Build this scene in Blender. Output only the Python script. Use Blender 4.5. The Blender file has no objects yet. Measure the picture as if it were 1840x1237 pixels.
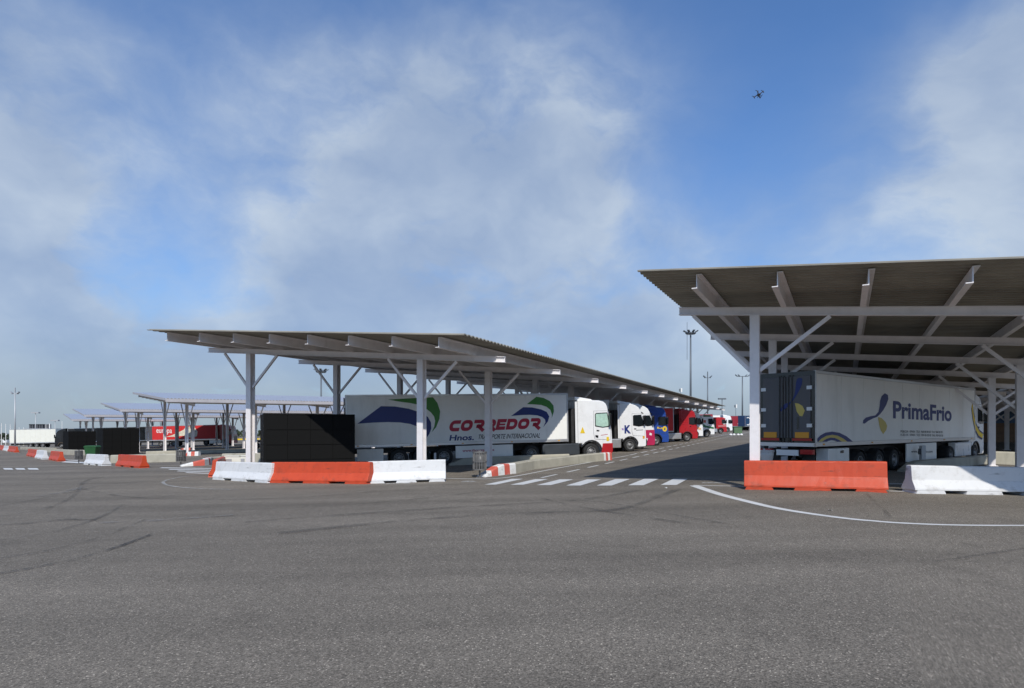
import bpy, bmesh, math, random
from mathutils import Vector, Matrix
random.seed(4)
scene = bpy.context.scene
COL = scene.collection
F, CX, CY, EYE = 1100.0, 920.0, 770.0, 2.0          # focal length and principal point in photo pixels, eye height in metres

# ------------------------------------------------------------------ camera, sky, sun, exposure
cam = bpy.data.cameras.new('camera')
cam.sensor_width = 36.0
cam.lens = 36.0 * F / 1840.0
cam.shift_y = (CY - 618.5) / 1840.0
cam.clip_start, cam.clip_end = 0.1, 9000.0
camo = bpy.data.objects.new('camera', cam)
camo.location = (0, 0, EYE)
camo.rotation_euler = (math.radians(90), 0, 0)
COL.objects.link(camo)
scene.camera = camo

SUN_AZ, SUN_EL = math.radians(-84), math.radians(42.5)   # azimuth measured from +X
to_sun = Vector((math.cos(SUN_AZ) * math.cos(SUN_EL), math.sin(SUN_AZ) * math.cos(SUN_EL), math.sin(SUN_EL)))
sun = bpy.data.lights.new('sun', 'SUN')
sun.energy = 2.0
sun.angle = math.radians(0.55)
sun.color = (1.0, 0.955, 0.88)
suno = bpy.data.objects.new('sun', sun)
suno.rotation_euler = to_sun.to_track_quat('Z', 'Y').to_euler()
COL.objects.link(suno)

scene.view_settings.view_transform = 'Standard'
scene.view_settings.look = 'None'
scene.view_settings.exposure = 0.90
scene.view_settings.gamma = 1.0
scene.view_settings.use_curve_mapping = False


class NT:
    """small helper to write node trees"""
    def __init__(self, tree):
        self.t = tree
    def n(self, kind, **kw):
        nd = self.t.nodes.new(kind)
        for k, v in kw.items():
            setattr(nd, k, v)
        return nd
    def set(self, sock, v):
        if hasattr(v, 'is_output'):
            self.t.links.new(v, sock)
        else:
            sock.default_value = v
    def math(self, op, a, b=0.0, c=0.0, clamp=False):
        nd = self.n('ShaderNodeMath', operation=op, use_clamp=clamp)
        for i, v in enumerate((a, b, c)):
            self.set(nd.inputs[i], v)
        return nd.outputs[0]
    def vmath(self, op, a, b=(0, 0, 0), out=0):
        nd = self.n('ShaderNodeVectorMath', operation=op)
        self.set(nd.inputs[0], a)
        self.set(nd.inputs[1], b)
        return nd.outputs[out]
    def noise(self, vec, scale, detail=3.0, rough=0.5, out=0):
        nd = self.n('ShaderNodeTexNoise')
        self.set(nd.inputs['Vector'], vec)
        nd.inputs['Scale'].default_value = scale
        nd.inputs['Detail'].default_value = detail
        nd.inputs['Roughness'].default_value = rough
        return nd.outputs[out]
    def mapr(self, v, a, b, c, d, smooth=False):
        nd = self.n('ShaderNodeMapRange')
        if smooth:
            nd.interpolation_type = 'SMOOTHSTEP'
        self.set(nd.inputs[0], v)
        for i, x in enumerate((a, b, c, d)):
            nd.inputs[i + 1].default_value = x
        return nd.outputs[0]
    def mix(self, f, a, b, blend='MIX'):
        nd = self.n('ShaderNodeMix', data_type='RGBA', blend_type=blend)
        self.set(nd.inputs[0], f)
        for s, v in ((nd.inputs[6], a), (nd.inputs[7], b)):
            self.set(s, v if hasattr(v, 'is_output') or len(v) == 4 else (*v, 1.0))
        return nd.outputs[2]


world = bpy.data.worlds.new('World')
scene.world = world
world.use_nodes = True
w = NT(world.node_tree)
world.node_tree.nodes.clear()
wout = w.n('ShaderNodeOutputWorld')
wbg = w.n('ShaderNodeBackground')
wbg.inputs['Strength'].default_value = 0.1
w.t.links.new(wbg.outputs[0], wout.inputs[0])
sky = w.n('ShaderNodeTexSky', sky_type='NISHITA', sun_disc=False)
sky.sun_elevation = SUN_EL
sky.sun_rotation = math.atan2(to_sun.x, to_sun.y)
sky.altitude = 0.0
sky.air_density, sky.dust_density, sky.ozone_density = 1.0, 0.6, 2.5
tc = w.n('ShaderNodeTexCoord')
D = tc.outputs['Generated']
# broad banks of soft cloud: each (azimuth px, elevation px, size, weight) is turned into a direction in the sky
BANKS = [(120, 200, 180, .62), (390, 210, 160, .45), (640, 280, 190, .65), (920, 270, 180, 1.05), (1070, 220, 125, .9),
         (690, 370, 190, .75), (30, 440, 170, .85), (90, 560, 220, .8), (500, 520, 150, .6), (760, 570, 230, .75),
         (1000, 400, 110, .6), (1740, 170, 140, .95), (1800, 310, 180, 1.0), (1790, 50, 110, .7), (1560, 440, 130, .5),
         (1230, 130, 80, .3), (1150, 600, 200, .7), (800, 110, 100, .35), (560, 70, 130, .3), (1900, 440, 200, .7), (1330, 420, 150, .28), (1260, 520, 150, .45), (-150, 200, 260, .7), (-100, -120, 200, .4), (2150, 100, 300, .8)]
warp = w.noise(D, 2.6, 5.0, 0.55, out=1)
warp = w.vmath('SCALE', w.vmath('SUBTRACT', warp, (0.5, 0.5, 0.5)))
warp.node.inputs[3].default_value = 0.20
DW = w.vmath('ADD', D, warp)
dens = None
for px, py, s, a in BANKS:
    d = Vector((px - CX, F, CY - py)).normalized()
    k = d.length / Vector((px - CX, F, CY - py)).length
    r = s * k * 1.05
    q = w.vmath('DISTANCE', DW, tuple(d), out=1)
    g = w.math('MULTIPLY', w.math('EXPONENT', w.math('MULTIPLY', w.math('MULTIPLY', q, q), -1.0 / (r * r))), a)
    dens = g if dens is None else w.math('ADD', dens, g)
sep = w.n('ShaderNodeSeparateXYZ')
w.t.links.new(D, sep.inputs[0])
zz = sep.outputs[2]
behind = w.mapr(sep.outputs[1], 0.35, -0.1, 0.0, 1.0, True)           # the same broken cloud goes on behind the viewer
big = w.mapr(w.noise(D, 1.7, 4.0, 0.5), 0.38, 0.68, 0.0, 1.0, True)
dens = w.math('ADD', dens, w.math('MULTIPLY', big, behind))
DW = w.vmath('MULTIPLY', DW, (1.0, 1.0, 1.75))                          # flatter banks than tall ones
fbm = w.noise(DW, 4.2, 8.0, 0.58)
fine = w.noise(DW, 15.0, 6.0, 0.6)
billow = w.noise(w.vmath('ADD', DW, (3.7, 1.3, 5.1)), 3.4, 5.0, 0.5)
tex = w.math('ADD', w.math('MULTIPLY', fbm, 0.8), w.math('MULTIPLY', fine, 0.22))
low = w.mapr(zz, 0.27, 0.08, 0.0, 1.0, True)                          # cloud and haze thicken towards the horizon
dens = w.math('ADD', dens, w.math('MULTIPLY', low, 1.15))
dens = w.math('ADD', dens, 0.05)
dens = w.math('MULTIPLY', dens, w.mapr(tex, 0.28, 0.74, 0.45, 1.42))
cover = w.math('MULTIPLY', w.mapr(dens, 0.02, 1.45, 0.0, 1.0), 0.90)
shade = w.math('ADD', w.mapr(billow, 0.32, 0.68, 0.0, 0.75, True), w.math('MULTIPLY', w.mapr(tex, 0.35, 0.68, 0.0, 1.0), 0.35))
lit = w.math('MULTIPLY', shade, w.mapr(dens, 0.3, 1.3, 0.25, 1.1), clamp=True)
ccol = w.mix(lit, (1.5, 2.02, 3.0), (3.0, 3.45, 4.0))
ccol = w.mix(w.mapr(zz, 0.16, 0.0, 0.0, 0.85, True), ccol, (1.75, 2.08, 2.46))
skyc = w.mix(1.0, sky.outputs[0], (0.47, 0.66, 0.87), 'MULTIPLY')
w.t.links.new(w.mix(cover, skyc, ccol), wbg.inputs['Color'])


# ------------------------------------------------------------------ ground shape and helpers
E1 = Vector((0.4769, 0.8790, 0))       # lane direction of the right-hand rows
V1 = Vector((0.8790, -0.4769, 0))      # across those lanes
SL = 0.0225
def G(x, y):
    v = 0.879 * x - 0.4769 * y
    return SL * x - 0.05 * min(max(v - 0.5, 0.0), 12.0)
def gp(px, py):
    """photo pixel -> point on the yard"""
    a, b = (px - CX) / F, (py - CY) / F
    va = 0.879 * a - 0.4769
    for c0, cv, lo, hi in ((0, 0, -1e9, 0.5), (0.025, -0.05, 0.5, 12.5), (-0.6, 0, 12.5, 1e9)):
        den = b + SL * a + cv * va
        if abs(den) < 1e-9:
            continue
        y = (2.0 - c0) / den
        if y > 0 and lo - 1e-6 <= va * y <= hi + 1e-6:
            return Vector((a * y, y, G(a * y, y)))
    raise ValueError((px, py))
def on_ground(x, y, h=0.0):
    return Vector((x, y, G(x, y) + h))
def at_depth(px, y):
    return on_ground((px - CX) / F * y, y)


class MB:
    """collects faces for ONE mesh object"""
    def __init__(self):
        self.v, self.f, self.m = [], [], []
    def add(self, vs, fs, mi=0):
        o = len(self.v)
        self.v += [tuple(p) for p in vs]
        self.f += [tuple(i + o for i in f) for f in fs]
        self.m += [mi] * len(fs)
        return self
    def box(self, x0, x1, y0, y1, z0, z1, mi=0):
        vs = [(x, y, z) for x in (x0, x1) for y in (y0, y1) for z in (z0, z1)]
        return self.add(vs, [(0, 1, 3, 2), (4, 6, 7, 5), (0, 4, 5, 1), (2, 3, 7, 6), (0, 2, 6, 4), (1, 5, 7, 3)], mi)
    def bar(self, p, q, wv, hv, mi=0):
        """box from p to q; wv, hv are half-extent vectors"""
        p, q, wv, hv = Vector(p), Vector(q), Vector(wv), Vector(hv)
        vs = [c + a * wv + b * hv for c in (p, q) for a in (-1, 1) for b in (-1, 1)]
        return self.add(vs, [(0, 1, 3, 2), (4, 6, 7, 5), (0, 4, 5, 1), (2, 3, 7, 6), (0, 2, 6, 4), (1, 5, 7, 3)], mi)
    def prism(self, prof, y0, y1, mi=0):
        """profile of (x, z) extruded along y"""
        n = len(prof)
        vs = [(x, y0, z) for x, z in prof] + [(x, y1, z) for x, z in prof]
        fs = [tuple(range(n)), tuple(range(2 * n - 1, n - 1, -1))] + [(i, i + n, (i + 1) % n + n, (i + 1) % n) for i in range(n)]
        return self.add(vs, fs, mi)
    def sweep(self, p, q, prof, side, up, mi=0):
        """closed profile (s, u) swept from p to q"""
        p, q, side, up = Vector(p), Vector(q), Vector(side), Vector(up)
        n = len(prof)
        vs = [c + side * s + up * u for c in (p, q) for s, u in prof]
        fs = [tuple(range(n)), tuple(range(2 * n - 1, n - 1, -1))] + [(i, i + n, (i + 1) % n + n, (i + 1) % n) for i in range(n)]
        return self.add(vs, fs, mi)
    def tube(self, p, q, r0, r1=None, n=12, mi=0):
        p, q = Vector(p), Vector(q)
        r1 = r0 if r1 is None else r1
        d = (q - p).normalized()
        a = d.orthogonal().normalized()
        b = d.cross(a)
        vs = [c + (a * math.cos(t) + b * math.sin(t)) * r for c, r in ((p, r0), (q, r1)) for t in [2 * math.pi * i / n for i in range(n)]]
        fs = [tuple(range(n - 1, -1, -1)), tuple(range(n, 2 * n))] + [(i, (i + 1) % n, (i + 1) % n + n, i + n) for i in range(n)]
        return self.add(vs, fs, mi)
    def lathe(self, prof, n=24, axis='y', mi=0, c=(0, 0, 0)):
        """profile (r, h) turned round an axis"""
        o = len(self.v)
        for r, h in prof:
            for i in range(n):
                t = 2 * math.pi * i / n
                p = (r * math.cos(t), h, r * math.sin(t)) if axis == 'y' else (r * math.cos(t), r * math.sin(t), h)
                self.v.append((p[0] + c[0], p[1] + c[1], p[2] + c[2]))
        for k in range(len(prof) - 1):
            for i in range(n):
                j = (i + 1) % n
                self.f.append((o + k * n + i, o + k * n + j, o + (k + 1) * n + j, o + (k + 1) * n + i))
                self.m.append(mi)
        return self
    def mesh(self, name, mats, smooth=False):
        me = bpy.data.meshes.new(name)
        me.from_pydata(self.v, [], self.f)
        for m in (mats if isinstance(mats, (list, tuple)) else [mats]):
            me.materials.append(m)
        for p, mi in zip(me.polygons, self.m):
            p.material_index = mi
            p.use_smooth = smooth
        bm = bmesh.new()
        bm.from_mesh(me)
        bmesh.ops.recalc_face_normals(bm, faces=bm.faces)
        bm.to_mesh(me)
        bm.free()
        return me
    def build(self, name, mats, parent=None, smooth=False, bevel=0.0, seg=2):
        return link(name, self.mesh(name, mats, smooth), parent, bevel, seg)


def link(name, me, parent=None, bevel=0.0, seg=2, loc=None):
    o = bpy.data.objects.new(name, me)
    COL.objects.link(o)
    if parent:
        o.parent = parent
    if loc is not None:
        o.location = loc
    if bevel:
        b = o.modifiers.new('edge', 'BEVEL')
        b.width, b.segments, b.limit_method, b.angle_limit = bevel, seg, 'ANGLE', math.radians(32)
    return o
def tag(o, label=None, cat=None, group=None, kind=None):
    for k, v in (('label', label), ('category', cat), ('group', group), ('kind', kind)):
        if v:
            o[k] = v
    return o
def thing(name, label, cat, loc=(0, 0, 0), group=None, mat4=None):
    o = bpy.data.objects.new(name, None)
    o.empty_display_size = 0.3
    COL.objects.link(o)
    if mat4 is not None:
        o.matrix_world = mat4
    else:
        o.location = loc
    return tag(o, label, cat, group)


def mat(name, col, rough=0.5, metal=0.0, var=0.0, vscale=2.0, dirt=None, bump=0.0, bscale=40.0, coat=0.0, spec=None, streak=False, scrape=None):
    m = bpy.data.materials.new(name)
    m.use_nodes = True
    t = NT(m.node_tree)
    bs = m.node_tree.nodes['Principled BSDF']
    bs.inputs['Roughness'].default_value = rough
    bs.inputs['Metallic'].default_value = metal
    if coat:
        bs.inputs['Coat Weight'].default_value = coat
        bs.inputs['Coat Roughness'].default_value = 0.08
    if spec is not None:
        bs.inputs['Specular IOR Level'].default_value = spec
    tcn = t.n('ShaderNodeTexCoord').outputs['Object']
    c = (*col, 1.0)
    if var:
        nz = t.noise(tcn, vscale, 5.0, 0.6)
        f = t.mapr(nz, 0.3, 0.7, 1.0 - var, 1.0 + var)
        cc = t.n('ShaderNodeCombineColor')
        for i in range(3):
            t.set(cc.inputs[i], f)
        c = t.mix(1.0, c, cc.outputs[0], 'MULTIPLY')
        t.set(bs.inputs['Roughness'], t.mapr(nz, 0.3, 0.7, max(rough - 0.08, 0.02), min(rough + 0.1, 1.0)))
    if dirt:
        dcol, amount, ds = dirt
        vec = tcn
        if streak:
            mp = t.n('ShaderNodeMapping')
            mp.inputs['Scale'].default_value = (1, 1, 0.18)
            t.set(mp.inputs['Vector'], tcn)
            vec = mp.outputs[0]
        nz = t.noise(vec, ds, 7.0, 0.66)
        f = t.math('MULTIPLY', t.mapr(nz, 0.52, 0.72, 0.0, 1.0, True), amount)
        c = t.mix(f, c, (*dcol, 1.0))
    if scrape:
        mp = t.n('ShaderNodeMapping')
        mp.inputs['Scale'].default_value = (0.55, 1.0, 7.0)
        t.set(mp.inputs['Vector'], tcn)
        nz = t.noise(mp.outputs[0], 2.2, 8.0, 0.72)
        gate = t.mapr(t.noise(tcn, 0.9, 3.0, 0.6), 0.45, 0.62, 0.0, 1.0, True)
        f = t.math('MULTIPLY', t.math('MULTIPLY', t.mapr(nz, 0.56, 0.64, 0.0, 1.0, True), gate), scrape[1])
        c = t.mix(f, c, (*scrape[0], 1.0))
        chip = t.mapr(t.noise(tcn, 11.0, 6.0, 0.7), 0.68, 0.71, 0.0, 0.7)
        c = t.mix(chip, c, (0.30, 0.28, 0.25, 1.0))
    t.set(bs.inputs['Base Color'], c)
    if bump:
        b = t.n('ShaderNodeBump')
        b.inputs['Strength'].default_value = bump
        b.inputs['Distance'].default_value = 0.02
        t.set(b.inputs['Height'], t.noise(tcn, bscale, 4.0, 0.6))
        t.set(bs.inputs['Normal'], b.outputs[0])
    return m


def asphalt(name):
    m = bpy.data.materials.new(name)
    m.use_nodes = True
    t = NT(m.node_tree)
    bs = m.node_tree.nodes['Principled BSDF']
    o = t.n('ShaderNodeTexCoord').outputs['Object']
    vo = t.n('ShaderNodeTexVoronoi')
    vo.inputs['Scale'].default_value = 80.0
    t.set(vo.inputs['Vector'], o)
    sc = t.n('ShaderNodeSeparateColor')
    t.set(sc.inputs[0], vo.outputs['Color'])
    stone = t.mapr(sc.outputs[0], 0.0, 1.0, 0.55, 1.42)
    bright = t.math('MULTIPLY', t.mapr(sc.outputs[1], 0.962, 0.975, 0.0, 1.0), 1.5)
    grit = t.mapr(t.noise(o, 34.0, 4.0, 0.75), 0.3, 0.7, 0.72, 1.28)
    mid = t.mapr(t.noise(o, 3.0, 5.0, 0.7), 0.3, 0.7, 0.93, 1.07)
    # worn wheel lanes and old patches, stretched along the direction people drive
    mp = t.n('ShaderNodeMapping')
    mp.inputs['Rotation'].default_value = (0, 0, math.radians(14))
    mp.inputs['Scale'].default_value = (0.07, 0.5, 1)
    t.set(mp.inputs['Vector'], o)
    lanes = t.mapr(t.noise(mp.outputs[0], 1.0, 4.0, 0.55), 0.3, 0.7, 0.77, 1.20)
    big = t.mapr(t.noise(o, 0.11, 3.0, 0.55), 0.3, 0.7, 0.9, 1.1)
    stain = t.mapr(t.noise(o, 0.55, 6.0, 0.7), 0.58, 0.74, 1.0, 0.72)
    f = t.math('MULTIPLY', t.math('ADD', stone, bright), grit)
    for q in (mid, lanes, big, stain):
        f = t.math('MULTIPLY', f, q)
    # hairline cracks
    vc = t.n('ShaderNodeTexVoronoi', feature='DISTANCE_TO_EDGE')
    vc.inputs['Scale'].default_value = 0.16
    wp = t.vmath('ADD', o, t.vmath('MULTIPLY', t.noise(o, 0.8, 5.0, 0.6, out=1), (1.6, 1.6, 0)))
    t.set(vc.inputs['Vector'], wp)
    crack = t.mapr(vc.outputs['Distance'], 0.0006, 0.0026, 0.0, 1.0)
    keep = t.mapr(t.noise(o, 0.13, 2.0, 0.5), 0.55, 0.62, 1.0, 0.0)
    f = t.math('MULTIPLY', f, t.mapr(t.math('MAXIMUM', crack, keep), 0, 1, 0.72, 1.0))
    cc = t.n('ShaderNodeCombineColor')
    for i, k in enumerate((0.176, 0.154, 0.124)):
        t.set(cc.inputs[i], t.math('MULTIPLY', f, k))
    t.set(bs.inputs['Base Color'], cc.outputs[0])
    bs.inputs['Roughness'].default_value = 0.88
    bs.inputs['Specular IOR Level'].default_value = 0.25
    b = t.n('ShaderNodeBump')
    b.inputs['Strength'].default_value = 0.55
    b.inputs['Distance'].default_value = 0.008
    t.set(b.inputs['Height'], t.math('ADD', vo.outputs['Distance'], t.noise(o, 45.0, 3.0, 0.7)))
    t.set(bs.inputs['Normal'], b.outputs[0])
    return m


def worn_paint(name, col, solid=0.5, alpha=1.0, scale=9.0):
    """road paint or rubber that has worn through to the asphalt in places"""
    m = bpy.data.materials.new(name)
    m.use_nodes = True
    t = NT(m.node_tree)
    bs = m.node_tree.nodes['Principled BSDF']
    o = t.n('ShaderNodeTexCoord').outputs['Object']
    nz = t.noise(o, scale, 7.0, 0.72)
    bs.inputs['Roughness'].default_value = 0.7
    cc = t.mix(t.mapr(t.noise(o, 2.0, 5.0, 0.6), 0.35, 0.7, 0.0, 0.45), col, tuple(c * 0.72 for c in col))
    t.set(bs.inputs['Base Color'], cc)
    t.set(bs.inputs['Alpha'], t.math('MULTIPLY', t.mapr(nz, solid - 0.16, solid + 0.02, 0.0, 1.0), alpha))
    return m


STEEL = mat('galvanised_steel', (0.80, 0.765, 0.76), 0.5, 0.0, var=0.05, vscale=3.0, dirt=((0.5, 0.47, 0.45), 0.25, 2.0))
FASC = mat('grey_fascia', (0.42, 0.40, 0.41), 0.5, var=0.06)
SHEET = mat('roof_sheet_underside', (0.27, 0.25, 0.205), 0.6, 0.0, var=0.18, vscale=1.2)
SOLAR = mat('pale_solar_roof', (0.34, 0.365, 0.43), 0.35, 0.1, var=0.08, vscale=0.8)
WHITE = mat('white_paint', (0.82, 0.82, 0.81), 0.3, var=0.03, coat=0.3, dirt=((0.45, 0.43, 0.39), 0.22, 1.3), streak=True)
BOXW = mat('trailer_white', (0.87, 0.86, 0.81), 0.38, var=0.03, dirt=((0.42, 0.41, 0.37), 0.25, 0.9), streak=True)
CREAM = mat('trailer_cream', (0.78, 0.77, 0.68), 0.4, var=0.03, dirt=((0.5, 0.48, 0.4), 0.2, 0.9), streak=True)
ALU = mat('aluminium', (0.62, 0.62, 0.62), 0.38, 0.75, var=0.06)
DARK = mat('dark_chassis', (0.022, 0.022, 0.023), 0.6, var=0.2, dirt=((0.10, 0.09, 0.075), 0.35, 3.0))
BLACK = mat('black_box_skin', (0.007, 0.007, 0.007), 0.8, var=0.25, vscale=1.0, spec=0.15)
NIGHT = mat('black_paint', (0.012, 0.012, 0.013), 0.25, coat=0.4)
GREYD = mat('grey_curtain', (0.075, 0.078, 0.085), 0.6, var=0.1)
SLATE = mat('slate_door', (0.055, 0.07, 0.08), 0.5, var=0.12)
DOORSH = mat('rear_door_shade_grey', (0.10, 0.10, 0.105), 0.45, var=0.06, dirt=((0.14, 0.13, 0.12), 0.4, 1.5), streak=True)  # heavy shade at the trailer tail is put into this dark door colour
FAIR = mat('dark_fairing', (0.045, 0.052, 0.06), 0.4, var=0.08, coat=0.2)
TYRE = mat('tyre_rubber', (0.018, 0.018, 0.018), 0.8, var=0.2, vscale=6.0)
RIM = mat('steel_rim', (0.24, 0.24, 0.24), 0.5, 0.5, var=0.15, vscale=8)
HOLE = mat('rim_hole', (0.012, 0.012, 0.012), 0.9)
GLASS = mat('cab_glass', (0.012, 0.016, 0.018), 0.06, 0.0, coat=0.5)
SKYPANE = mat('pale_green_sky_pane', (0.42, 0.60, 0.50), 0.25, var=0.12, vscale=6)  # window colour painted pale green for the sky light showing through the cab
RED = mat('red_paint', (0.42, 0.016, 0.022), 0.32, var=0.05, coat=0.35)
REDC = mat('red_curtain', (0.62, 0.028, 0.026), 0.5, var=0.06, bump=0.15, bscale=3)
WINE = mat('wine_red_curtain', (0.33, 0.030, 0.045), 0.55, var=0.08)
MAGENTA = mat('magenta_paint', (0.46, 0.02, 0.085), 0.35, var=0.04, coat=0.3)
BLUE = mat('blue_paint', (0.018, 0.065, 0.30), 0.35, var=0.05, coat=0.35)
TEAL = mat('deep_blue_curtain', (0.012, 0.05, 0.12), 0.55, var=0.08)
NAVY = mat('navy_print', (0.014, 0.030, 0.165), 0.45)
GREENP = mat('green_print', (0.045, 0.21, 0.030), 0.45)
REDP = mat('red_print', (0.45, 0.014, 0.045), 0.45)
INK = mat('black_print', (0.03, 0.03, 0.034), 0.5)
YELLOW = mat('yellow_print', (0.64, 0.50, 0.12), 0.45)
SUNY = mat('bright_yellow', (0.80, 0.55, 0.02), 0.45)
WHITEP = mat('white_print', (0.8, 0.79, 0.76), 0.45)
DKGREEN = mat('dark_green_print', (0.025, 0.15, 0.06), 0.4)
PINK = mat('pale_pink_print', (0.72, 0.66, 0.52), 0.5, var=0.25, vscale=3)
ORANGE = mat('orange_barrier', (0.53, 0.060, 0.017), 0.55, var=0.07, vscale=2.0, dirt=((0.20, 0.05, 0.025), 0.55, 3.0), bump=0.12, bscale=18, scrape=((0.07, 0.035, 0.025), 0.75))
BARW = mat('white_barrier', (0.67, 0.67, 0.665), 0.6, var=0.035, vscale=2.0, dirt=((0.38, 0.36, 0.33), 0.5, 3.0), bump=0.16, bscale=18, scrape=((0.16, 0.15, 0.14), 0.7))
CONC = mat('pale_concrete', (0.40, 0.375, 0.30), 0.85, var=0.14, vscale=1.3, dirt=((0.20, 0.19, 0.15), 0.5, 1.6), bump=0.3, bscale=25, streak=True)
STRW = mat('white_stripe', (0.74, 0.73, 0.70), 0.7, var=0.06, dirt=((0.30, 0.28, 0.25), 0.6, 3.5))
STRR = mat('red_stripe', (0.58, 0.11, 0.075), 0.7, var=0.08, dirt=((0.45, 0.38, 0.33), 0.5, 3.5))
LAMPG = mat('lamp_post_paint', (0.13, 0.15, 0.17), 0.5, 0.3)
PALEPOLE = mat('pale_pole', (0.45, 0.46, 0.47), 0.5, 0.3)
BINGREEN = mat('green_plastic', (0.018, 0.085, 0.025), 0.5, var=0.1)
BINGREY = mat('grey_bin_steel', (0.16, 0.155, 0.15), 0.55, 0.3, var=0.15)
CLEAR = mat('milky_plastic', (0.50, 0.50, 0.49), 0.3, var=0.15, vscale=5)
PLATE = mat('amber_reflector', (0.75, 0.33, 0.02), 0.35)
REDL = mat('red_lamp', (0.40, 0.012, 0.012), 0.25)
BOARD = mat('weathered_boards', (0.20, 0.125, 0.075), 0.8, var=0.25, vscale=1.5)
SEABLUE = mat('blue_tarpaulin', (0.05, 0.105, 0.19), 0.6, var=0.1)
PHONE = mat('drone_plastic', (0.03, 0.03, 0.035), 0.5)
LEAF = mat('far_leaves', (0.045, 0.065, 0.030), 0.8, var=0.4, vscale=0.7)
BARK = mat('bark', (0.10, 0.075, 0.05), 0.9)
DIRT = mat('verge', (0.22, 0.20, 0.13), 0.95, var=0.25, vscale=0.4)
PAINT = worn_paint('road_paint', (0.66, 0.66, 0.64), 0.36, 1.0, 10.0)
PAINTF = worn_paint('faded_road_paint', (0.55, 0.55, 0.53), 0.55, 0.75, 6.0)
RUBBER = worn_paint('tyre_rubber_mark', (0.030, 0.029, 0.028), 0.56, 0.72, 2.2)
RUBBERL = worn_paint('old_tyre_rubber_mark', (0.040, 0.038, 0.035), 0.56, 0.30, 1.0)
PALEWEAR = worn_paint('pale_scuff', (0.24, 0.235, 0.225), 0.58, 0.40, 1.6)
ASPH = asphalt('asphalt')

# ------------------------------------------------------------------ ground and markings
gm = MB()
vb = [-2600.0, 0.5, 12.5, 2600.0]
for k in range(3):
    pts = [E1 * u + V1 * v for u, v in ((-1500, vb[k]), (-1500, vb[k + 1]), (5200, vb[k + 1]), (5200, vb[k]))]
    z = {0.5: lambda p: SL * p.x, 12.5: lambda p: SL * p.x - 0.6, -2600.0: lambda p: SL * p.x, 2600.0: lambda p: SL * p.x - 0.6}
    gm.add([(p.x, p.y, z[v](p)) for p, v in zip(pts, (vb[k], vb[k + 1], vb[k + 1], vb[k]))], [(0, 1, 2, 3)])
tag(gm.build('yard_ground', ASPH), kind='structure')

LIFT = [0.006]
def ribbon(pts, width, name='lane_line', m=PAINT, taper=None, lift=None):
    """a flat painted strip along ground points"""
    P = []
    for a, b in zip(pts, pts[1:]):
        n = max(1, int((b - a).length / 0.4))
        n = min(n, 200)
        P += [a.lerp(b, i / n) for i in range(n)]
    P.append(pts[-1])
    mb = MB()
    vs = []
    z = lift or LIFT[0]
    LIFT[0] += 0.0002
    for i, p in enumerate(P):
        d = (P[min(i + 1, len(P) - 1)] - P[max(i - 1, 0)])
        s = Vector((-d.y, d.x, 0)).normalized()
        wd = width / 2 if taper is None else (taper[0] + (taper[1] - taper[0]) * i / (len(P) - 1)) / 2
        for sg in (-1, 1):
            q = p + s * sg * wd
            vs.append((q.x, q.y, G(q.x, q.y) + z))
    mb.add(vs, [(2 * i, 2 * i + 1, 2 * i + 3, 2 * i + 2) for i in range(len(P) - 1)])
    return tag(mb.build(name, m), kind='structure')
def smooth_path(px, n=10):
    """Catmull-Rom through photo points, laid on the yard"""
    c = [gp(*p) for p in px]
    c = [c[0] * 2 - c[1]] + c + [c[-1] * 2 - c[-2]]
    out = []
    for i in range(1, len(c) - 2):
        for k in range(n):
            t = k / n
            p0, p1, p2, p3 = c[i - 1:i + 3]
            q = 0.5 * ((2 * p1) + (p2 - p0) * t + (2 * p0 - 5 * p1 + 4 * p2 - p3) * t * t + (3 * p1 - p0 - 3 * p2 + p3) * t ** 3)
            out.append(on_ground(q.x, q.y))
    out.append(c[-2])
    return out
def patch(px, name, m=PAINT):
    vs = [gp(*p) for p in px]
    mb = MB()
    mb.add([(p.x, p.y, p.z + 0.006) for p in vs], [tuple(range(len(vs)))])
    return tag(mb.build(name, m), kind='structure')

for q in ([(870.5, 871.3), (891, 871.3), (940, 861), (919.6, 861)], [(917, 871.6), (940, 871.6), (985, 861.5), (962, 861.5)],
          [(964.5, 872.2), (989.7, 872.2), (1030.3, 862), (1005.6, 862)], [(1017, 873), (1043, 873), (1080, 862), (1054.7, 862)],
          [(1072, 873), (1099, 873), (1131.6, 861.5), (1105.6, 861.5)], [(1128.5, 872.5), (1156, 872.5), (1183.7, 861), (1157.4, 861)],
          [(1187, 872), (1215.6, 872), (1236, 861), (1210, 861)]):
    patch(q, 'crosswalk_stripe')
ribbon(smooth_path([(1247, 873), (1270, 881), (1300, 890.5), (1345, 902), (1400, 914.5), (1480, 927), (1560, 936), (1640, 941.5), (1740, 944.5), (1880, 945)]), 0.17, 'bay_edge_line', PAINT, taper=(0.30, 0.10))
ribbon([gp(1246, 872.5), gp(1337, 874.5)], 0.12, 'bay_edge_line', PAINT)
ribbon([gp(1240, 861.3), gp(1337, 861.8)], 0.16, 'bay_edge_line', PAINTF)
ribbon([gp(1262, 868), gp(1304, 868)], 0.28, 'worn_arrow', PAINTF)
ribbon([gp(1597, 870), gp(1640, 870)], 0.14, 'bay_edge_line', PAINT)
ribbon([gp(1597, 883), gp(1640, 884)], 0.14, 'bay_edge_line', PAINT)
ribbon(smooth_path([(802, 860), (850, 861), (892, 860.3), (930, 855.5), (985, 845), (1050, 833), (1129, 819)]), 0.13, 'bay_edge_line', PAINT)
def dashes(px0, px1, step, length, width):
    a, b = gp(*px0), gp(*px1)
    d = (b - a).normalized()
    L, s = (b - a).length, 0.0
    while s + length < L:
        ribbon([a + d * s, a + d * (s + length)], width, 'lane_dash', PAINT)
        s += step
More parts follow.
